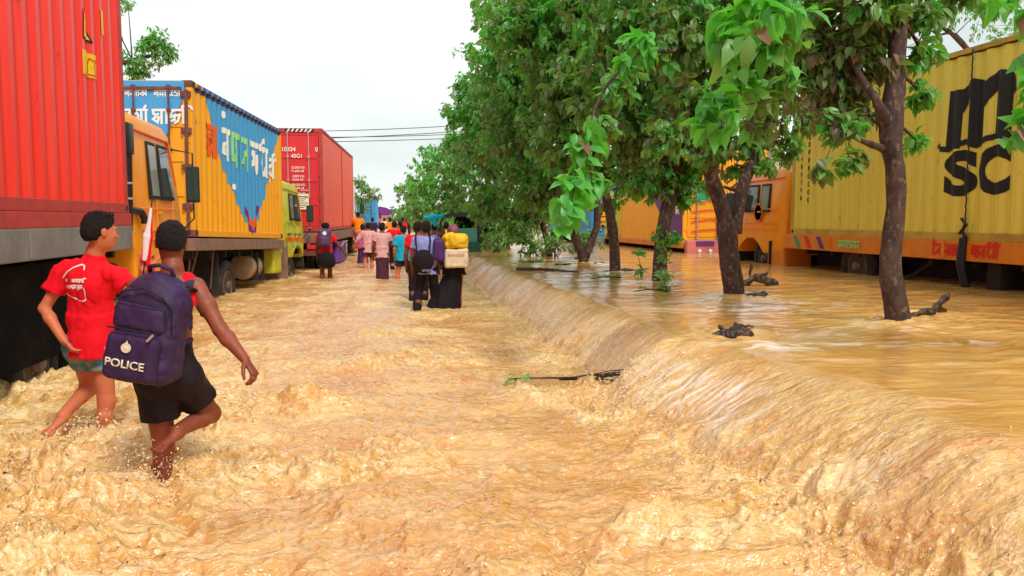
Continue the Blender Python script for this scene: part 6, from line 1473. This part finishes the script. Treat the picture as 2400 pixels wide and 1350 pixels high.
for key, (trunk, lobes) in TREES.items():
    nm, lb, bk = TR_INFO[key]; bx_, by_, bz_ = trunk[0][0][:3]; org = np.array([bx_, by_, min(bz_, .4)])
    G_ = 'trees along the flooded median' if key[0] == 'T' else 'trees beyond the lorries'
    t = thing('tree', lb, 'tree', tuple(org), 0, G_)
    bm = bmesh.new(); near = key in ('T1', 'T2', 'T3', 'T4')
    for pl in trunk:
        P_ = [Vector(p[:3]) - Vector(org) for p in pl]; rr = [p[3] for p in pl]
        # resample smoothly
        Q, q = [], []
        for i in range(len(P_) - 1):
            p0, p1, p2, p3 = P_[max(i - 1, 0)], P_[i], P_[i + 1], P_[min(i + 2, len(P_) - 1)]
            ns = 6 if near else 3
            for k in range(ns):
                s = k / ns
                Q.append(.5 * ((2 * p1) + (p2 - p0) * s + (2 * p0 - 5 * p1 + 4 * p2 - p3) * s * s + (3 * p1 - p0 - 3 * p2 + p3) * s ** 3)); q.append(rr[i] + (rr[i + 1] - rr[i]) * s)
        Q.append(P_[-1]); q.append(rr[-1])
        rings = tube(bm, Q, q, 18 if near else 8)
        for ring, rr_, c in zip(rings, q, Q):
            for v in ring:
                d = (v.co - c); n1 = float(vn3(v.co.x * 9 + 3, v.co.y * 9, v.co.z * 4)) * .14 + float(vn3(v.co.x * 26, v.co.y * 26, v.co.z * 10)) * .07
                v.co = c + d * (1 + n1)
    bm_obj('trunk', bm, bk, t, True)
    kd = {'T1': 7.5, 'T2': 6.5, 'T3': 6.5, 'T4': 6.5, 'T5': 6.5, 'T6': 6.5}.get(key, 5)
    C, D, Nn, Ln, tint, tw = lobe_leaves(lobes, org, kd)
    leaf_mesh('crown', C, D, Nn, Ln, tint, t, LEAF, fine=near, wid=.52 if key[0] == 'T' else .34)
    # limbs from the nearest trunk point to each lobe and twigs to the leaf tufts
    bm = bmesh.new(); pts = [(Vector(p[:3]) - Vector(org), p[3]) for pl in trunk for p in pl]
    for (x, y, z, r, ll, dn, ti) in lobes:
        c = Vector((x, y, z)) - Vector(org); best = min(pts, key=lambda p: (p[0] - c).length + (2.0 if p[0].z > c.z + .6 else 0))
        L_ = (best[0] - c).length
        if L_ > .25: tube(bm, [best[0], best[0].lerp(c, .5) + Vector((0, 0, .06 * L_)), c], [min(best[1] * .45, .03), min(best[1] * .3, .018), .006], 6)
    for c, out, ll, lc in tw:
        for i in range(0, len(c), 3 if near else 9):
            a = Vector(c[i]); b_ = a.lerp(Vector(lc), .75); tube(bm, [b_, b_.lerp(a, .5) + Vector((0, 0, .02)), a], [.008, .006, .003], 3, cap=False)
    bm_obj('branches', bm, bk, t, True)

# ------------------------------------------------------------------ shrubs, sprouts and far greenery
def shrub(name, label, x, y, z, lobes, grp=None, fine=False, wid=.45):
    t = thing(name, label, 'shrub', (x, y, z), 0, grp); org = np.array([x, y, z])
    C, D, Nn, Ln, tint, tw = lobe_leaves(lobes, org, 4.5)
    leaf_mesh('foliage', C, D, Nn, Ln, tint, t, LEAF, fine, wid)
    bm = bmesh.new()
    for c, out, ll, lc in tw:
        for i in range(0, len(c), 4): tube(bm, [(0, 0, 0), Vector(lc) * .6, Vector(c[i])], [.02, .012, .004], 3, cap=False)
    bm_obj('stems', bm, BARK, t, True)
SG = 'shrubs on the flooded median'
shrub('shrub', 'rounded shrub at the waterline left of the V shaped trunk', 3.85, 21.5, .35, [(3.85, 21.5, .75, .42, .12, 1, .3), (3.6, 21.8, 1.1, .4, .12, 1, .4)], SG)
shrub('shrub', 'small olive shrub at the waterline before the bushy tree', 4.15, 20.2, .4, [(4.15, 20.2, .85, .34, .11, 1, .2), (4.3, 20.6, 1.15, .34, .11, 1, .45)], SG)
shrub('shrub', 'low spreading shrub behind the rounded shrub', 3.3, 24.5, .3, [(3.3, 24.5, .8, .5, .14, 1, .3), (3.2, 26, 1.3, .6, .15, 1, .4)], SG)
shrub('shrub', 'leafy shrub filling the gap left of the low spreading shrub', 3.6, 27, .3, [(3.6, 27, .8, .6, .14, 1, .35), (3.9, 28.5, 1.2, .8, .15, 1, .3), (3.4, 29.5, .8, .6, .14, 1, .3)], SG)
shrub('shrub', 'dark shrub among the roots right of the rounded shrub', 4.5, 19.0, .4, [(4.6, 19.3, .8, .34, .12, 1, .15), (4.9, 19.8, 1.0, .4, .12, 1, .3)], SG)
for i, (x, y, lb) in enumerate(((2.9, 30, 'hedge clump just right of the three wheeler'), (3.0, 36, 'hedge clump behind the three wheeler'), (3.0, 44, 'hedge clump left of the three wheeler hood'), (2.6, 56, 'far hedge clump above the crowd'))):
    shrub('hedge', lb, x, y, .2, [(x, y, .9, .9, .2, 1, .35), (x + .4, y + 2.4, 1.3, 1.1, .22, 1, .3), (x - .1, y + 4.8, 1.0, 1.0, .22, 1, .4)], SG)
# leafy vine dipping into the water beside the sprouting trunk
t = thing('vine', 'leafy broken branch trailing from the sprouting trunk into the water', 'branch', (3.75, 10.75, .5))
vp = [(0, 0, .02), (.08, .3, .12), (.2, .7, .25), (.36, 1.2, .5), (.42, 1.6, .85)]
bm = bmesh.new(); tube(bm, vp, [.012, .014, .014, .012, .010], 6); bm_obj('stem', bm, BARK, t, True)
c = np.array([np.array(vp[i]) * (1 - s) + np.array(vp[i + 1]) * s for i in range(4) for s in np.linspace(0, 1, 22)]); n = len(c)
c = np.repeat(c, 2, 0) + rng.normal(size=(2 * n, 3)) * .045; n = len(c); D = nrm(rng.normal(size=(n, 3)) + np.array([0, 0, -.4]))
leaf_mesh('leaves', c, D, nrm(np.array([0, -.4, 1]) + rng.normal(size=(n, 3)) * .4), .06 + .05 * rng.random(n), np.clip(.35 + .2 * rng.normal(size=n), 0, .9), t, LEAF, True)
def floating(label, x, y, z, L_, rz, nl, tint, lw=.1):
    t = thing('leafy_twig', label, 'twig', (x, y, z), rz)
    bm = bmesh.new(); tube(bm, [(-L_ / 2, 0, .0), (-L_ * .1, .02, .025), (L_ / 2, -.01, .01)], [.006, .010, .012], 6); bm_obj('stem', bm, BARK, t, True)
    c = np.stack([(rng.random(nl) - .5) * L_, rng.normal(size=nl) * .03, .02 + .02 * rng.random(nl)], 1); D = nrm(np.stack([rng.normal(size=nl), rng.normal(size=nl), .3 * rng.random(nl)], 1))
    leaf_mesh('leaves', c, D, nrm(np.array([0, 0, 1]) + rng.normal(size=(nl, 3)) * .3), lw * (.7 + .5 * rng.random(nl)), np.clip(tint + .15 * rng.normal(size=nl), 0, .95), t, LEAF, True)
FG = 'leafy twigs carried by the flood'
floating('leafy twig floating left of the slim leaning tree', 3.55, 13.1, .53, .55, .2, 16, .75, .13)
floating('dark twig with few leaves floating below the sprouting trunk', 3.55, 10.8, .52, .5, .1, 7, .2, .08)
floating('pale leafy twig at the foot of the bushy tree', 3.3, 18.6, .5, .6, .1, 26, .8, .12)
t = thing('sapling', 'tiny drowned sapling between two trunks', 'sapling', (4.25, 13.5, .5))
bm = bmesh.new(); tube(bm, [(0, 0, -.1), (.02, 0, .15), (-.04, 0, .38)], [.009, .008, .004], 6); bm_obj('stem', bm, BARK, t, True)
c = np.array([(-.04, 0, .38)] * 8 + [(.02, 0, .12)] * 9); n = len(c)
leaf_mesh('leaves', c + rng.normal(size=(n, 3)) * .02, nrm(rng.normal(size=(n, 3)) + np.array([0, 0, -.1])), nrm(np.array([0, -.3, 1]) + rng.normal(size=(n, 3)) * .3), .12 + .05 * rng.random(n), np.full(n, .75), t, LEAF, True)
# far woods along the horizon
lob = []
for x in list(range(-95, 96, 6)):
    if abs(x) < 5: continue
    lob.append((x + rng.normal() * 2, 125 + rng.normal() * 6, 1.2 + abs(x) * .02 + rng.random() * 1.2, 3.6 + rng.random() * 2, .9, .9, .15))
for y in range(10, 120, 7): lob.append((30 + rng.normal() * 2, y, 2.2 + rng.random(), 3.6 + rng.random() * 1.6, .7, .8, .2))
for y in range(20, 120, 8): lob.append((-16 + rng.normal() * 1.5, y, 1.5 + rng.random(), 3 + rng.random() * 1.4, .7, .8, .2))
C, D, Nn, Ln, tint, tw = lobe_leaves(lob, np.zeros(3), 4.0)
tag(leaf_mesh('woodland', C, D, Nn, Ln, tint, None, LEAF, False, .6), kind='stuff')
# ------------------------------------------------------------------ driftwood, wires, pole, spray
def blob(name, label, cat, loc, cones, mat_, h=.012, amp=.02, rz=0, part='wood'):
    t = thing(name, label, cat, loc, rz); P_ = np.array([c[:3] for c in cones] + [c[3:6] for c in cones]); f = Field(P_.min(0) - .16, P_.max(0) + .16, h)
    for c in cones: f.cone(c[:3], c[3:6], c[6], c[7], k=.03)
    f.noise(amp, 12, 4).noise(amp * .5, 30, 5); f.mesh(part, mat_, t); return t
WET = bark('wet dark wood', srgb(24, 16, 16), srgb(62, 42, 34), srgb(98, 72, 54)); WET.node_tree.nodes['Principled BSDF'].inputs['Roughness'].default_value = .35
blob('stump', 'dark broken stump in the water at the brink of the fall', 'stump', (2.96, 6.72, .50), [(-.17, -.02, -.01, .1, .0, .0, .035, .065), (-.03, .0, .02, .07, .03, .045, .05, .03), (.1, .0, .0, .13, .25, -.01, .035, .025), (.12, .25, -.01, .25, .46, .02, .025, .035), (.25, .46, .02, .44, .50, .0, .03, .012), (.0, .0, .0, -.1, .1, .06, .02, .008)], WET, amp=.034)
blob('root_clump', 'dark root clump at the foot of the forked tree', 'roots', (4.52, 9.66, .50), [(-.12, 0, .02, .1, 0, .05, .06, .05), (.1, 0, .05, .2, .05, .0, .05, .03), (0, 0, .04, -.2, -.05, 0, .03, .01)], WET)
blob('driftwood', 'crossed driftwood sticks behind the forked tree', 'driftwood', (5.25, 11.2, .55), [(-.3, 0, .0, .0, 0, .10, .03, .04), (-.1, 0, .0, -.08, 0, .30, .02, .02), (0, 0, .1, .28, .05, .02, .05, .07), (.0, 0, .1, .2, .1, .16, .04, .02)], WET)
blob('driftwood', 'jagged driftwood caught on the right of the nearest trunk', 'driftwood', (4.95, 7.25, .56), [(-.1, -.05, .0, .3, .1, .03, .03, .035), (.3, .1, .03, .72, .42, .16, .04, .02), (.45, .2, .04, .6, .3, .02, .035, .03), (.6, .32, .1, .78, .44, .22, .03, .008)], WET)
blob('log', 'long thin dark log lying on the water along the brink', 'log', (2.55, 15.9, .50), [(0, 0, .02, .5, -.35, .03, .045, .03), (.5, -.35, .03, 1.0, -.8, .01, .03, .012)], WET, amp=.01)
blob('root_clump', 'flat roots around the V shaped trunk', 'roots', (4.1, 17.3, .48), [(-.5, 0, .02, .5, 0, .03, .04, .05), (.5, 0, .03, .9, .0, .02, .05, .03)], WET)
blob('root_clump', 'spreading roots at the foot of the slim leaning tree', 'roots', (4.25, 14.8, .50), [(-.4, 0, .0, .1, 0, .04, .02, .05), (.1, 0, .04, .5, .1, .03, .04, .03)], WET)
t = thing('branch', 'bare wiry branch washed against the foot of the fall', 'branch', (1.55, 6.9, .10))
bm = bmesh.new()
for k in range(13):
    e = (.30 + .22 * rng.random(), -.30 - .22 * rng.random(), .05 + .16 * rng.random()); m_ = (.1 + .12 * rng.random(), -.12 - .08 * rng.random(), .04 + .05 * rng.random())
    tube(bm, [(-.1 + .1 * rng.random(), .03 * rng.normal(), .03), m_, ((m_[0] + e[0]) / 2 + .03 * rng.normal(), (m_[1] + e[1]) / 2 + .03 * rng.normal(), (m_[2] + e[2]) / 2 + .02 * rng.normal()), e], [.006, .005, .004, .002], 5)
tube(bm, [(-.5, .22, .0), (-.3, .12, .02), (-.1, .02, .035), (.1, -.1, .05)], [.003, .006, .009, .007], 6)
bm_obj('twigs', bm, WET, t, True)
c = np.array([(-.48, .2, .0), (-.35, .15, .01), (-.3, .13, .02), (-.42, .2, .01)] * 3); n = len(c)
leaf_mesh('leaves', c + rng.normal(size=(n, 3)) * .02, nrm(rng.normal(size=(n, 3)) * (1, 1, .3)), nrm(np.array([0, 0, 1]) + rng.normal(size=(n, 3)) * .3), .06 + .03 * rng.random(n), np.full(n, .6), t, LEAF, True)

# overhead wires cross the road between the trees
for k, (z0, z1, zz, sag) in enumerate(((4.57, 4.98, 30, .35), (4.36, 4.84, 30.4, .3), (4.42, 4.70, 30.8, .28), (4.30, 4.60, 31.2, .25))):
    bm = bmesh.new(); pts = []
    for i in range(25):
        s = i / 24; pts.append((-9 + 18 * s, zz, z0 - .9 * 0 + (z1 - z0) * (s * 18 - 7.3) / 4.2 * .55 - sag * 4 * s * (1 - s) + sag * .9))
    tube(bm, pts, .012, 4)
    tag(bm_obj('power_line', bm, M['wire'], None), ('topmost', 'second highest', 'second lowest', 'lowest')[k] + ' of the four thin cables strung across the sky', 'cable', 'overhead cables across the road')
for x, lb in ((-9.0, 'concrete pole holding the cables behind the left lorries'), (9.25, 'pale concrete pole behind the orange cab on the right')):
    y = 30 if x < 0 else 19.0
    p_ = thing('utility_pole', lb, 'pole', (x, y, -.3), 0, 'utility poles')
    bm = bmesh.new(); tube(bm, [(0, 0, 0), (0, 0, 6.4)], [.17, .11], 12); bm_obj('shaft', bm, M['concrete'], p_, True)
    bm = bmesh.new(); box(bm, (-.6, -.04, 5.9), (.6, .04, 6.0)); bm_obj('cross_arm', bm, M['dark'], p_)
    for q in (-.5, .5):
        bm = bmesh.new(); lathe(bm, [(.03, 6.0), (.045, 6.05), (.03, 6.1), (.04, 6.14), (.01, 6.18)], 10, 'z', (q, 0, 0)); bm_obj('insulator', bm, M['white'], p_)

# spray thrown up around the legs and where the water tumbles
def build_spray():
    ico = bmesh.new(); bmesh.ops.create_icosphere(ico, subdivisions=1, radius=1)
    vb = np.array([v.co[:] for v in ico.verts]); fb = np.array([[v.index for v in f.verts] for f in ico.faces]); ico.free()
    src = []
    def burst(n, c, sp, up, r):
        for _ in range(n):
            g = rng.normal(size=3) * sp; h_ = abs(rng.normal()) * up
            src.append((c[0] + g[0], c[1] + g[1], None, h_, r * (.5 + 1.2 * rng.random() ** 3)))
    burst(520, (-1.23, 4.52), (.09, .08, 0), .11, .0034); burst(160, (-1.1, 4.5), (.12, .12, 0), .06, .003)
    burst(220, (-1.82, 5.5), (.10, .10, 0), .07, .004); burst(120, (-2.0, 5.4), (.12, .1, 0), .06, .004)
    burst(800, (-1.9, 3.8), (.45, .16, 0), .05, .0036); burst(500, (-1.7, 4.9), (.7, .4, 0), .03, .004)
    burst(500, (1.75, 6.2), (.25, .3, 0), .035, .0045); burst(500, (1.85, 4.2), (.2, .6, 0), .03, .004); burst(500, (.3, 2.9), (1.6, .35, 0), .025, .0035)
    burst(300, (1.8, 8.5), (.2, 1.2, 0), .03, .005); burst(250, (-1.0, 6.5), (.5, .3, 0), .03, .005)
    X = np.array([s[0] for s in src]); Y = np.array([s[1] for s in src]); Z = water_fields(X, Y)[0] + np.array([s[3] for s in src]); Rr = np.array([s[4] for s in src])
    n = len(src); st = 1 + rng.random((n, 3)) * .8
    V = np.stack([X, Y, Z], 1)[:, None] + vb[None] * Rr[:, None, None] * st[:, None]
    F = np.arange(n)[:, None, None] * len(vb) + fb[None]
    m = mat('water drops', srgb(236, 214, 168), .12, spec=.8)
    V = V.reshape(-1, 3); F = F.reshape(-1, 3)
    tag(np_mesh('water_spray', V.reshape(-1, 3), F.reshape(-1, 3), m, None, True, 3), kind='stuff')
build_spray()
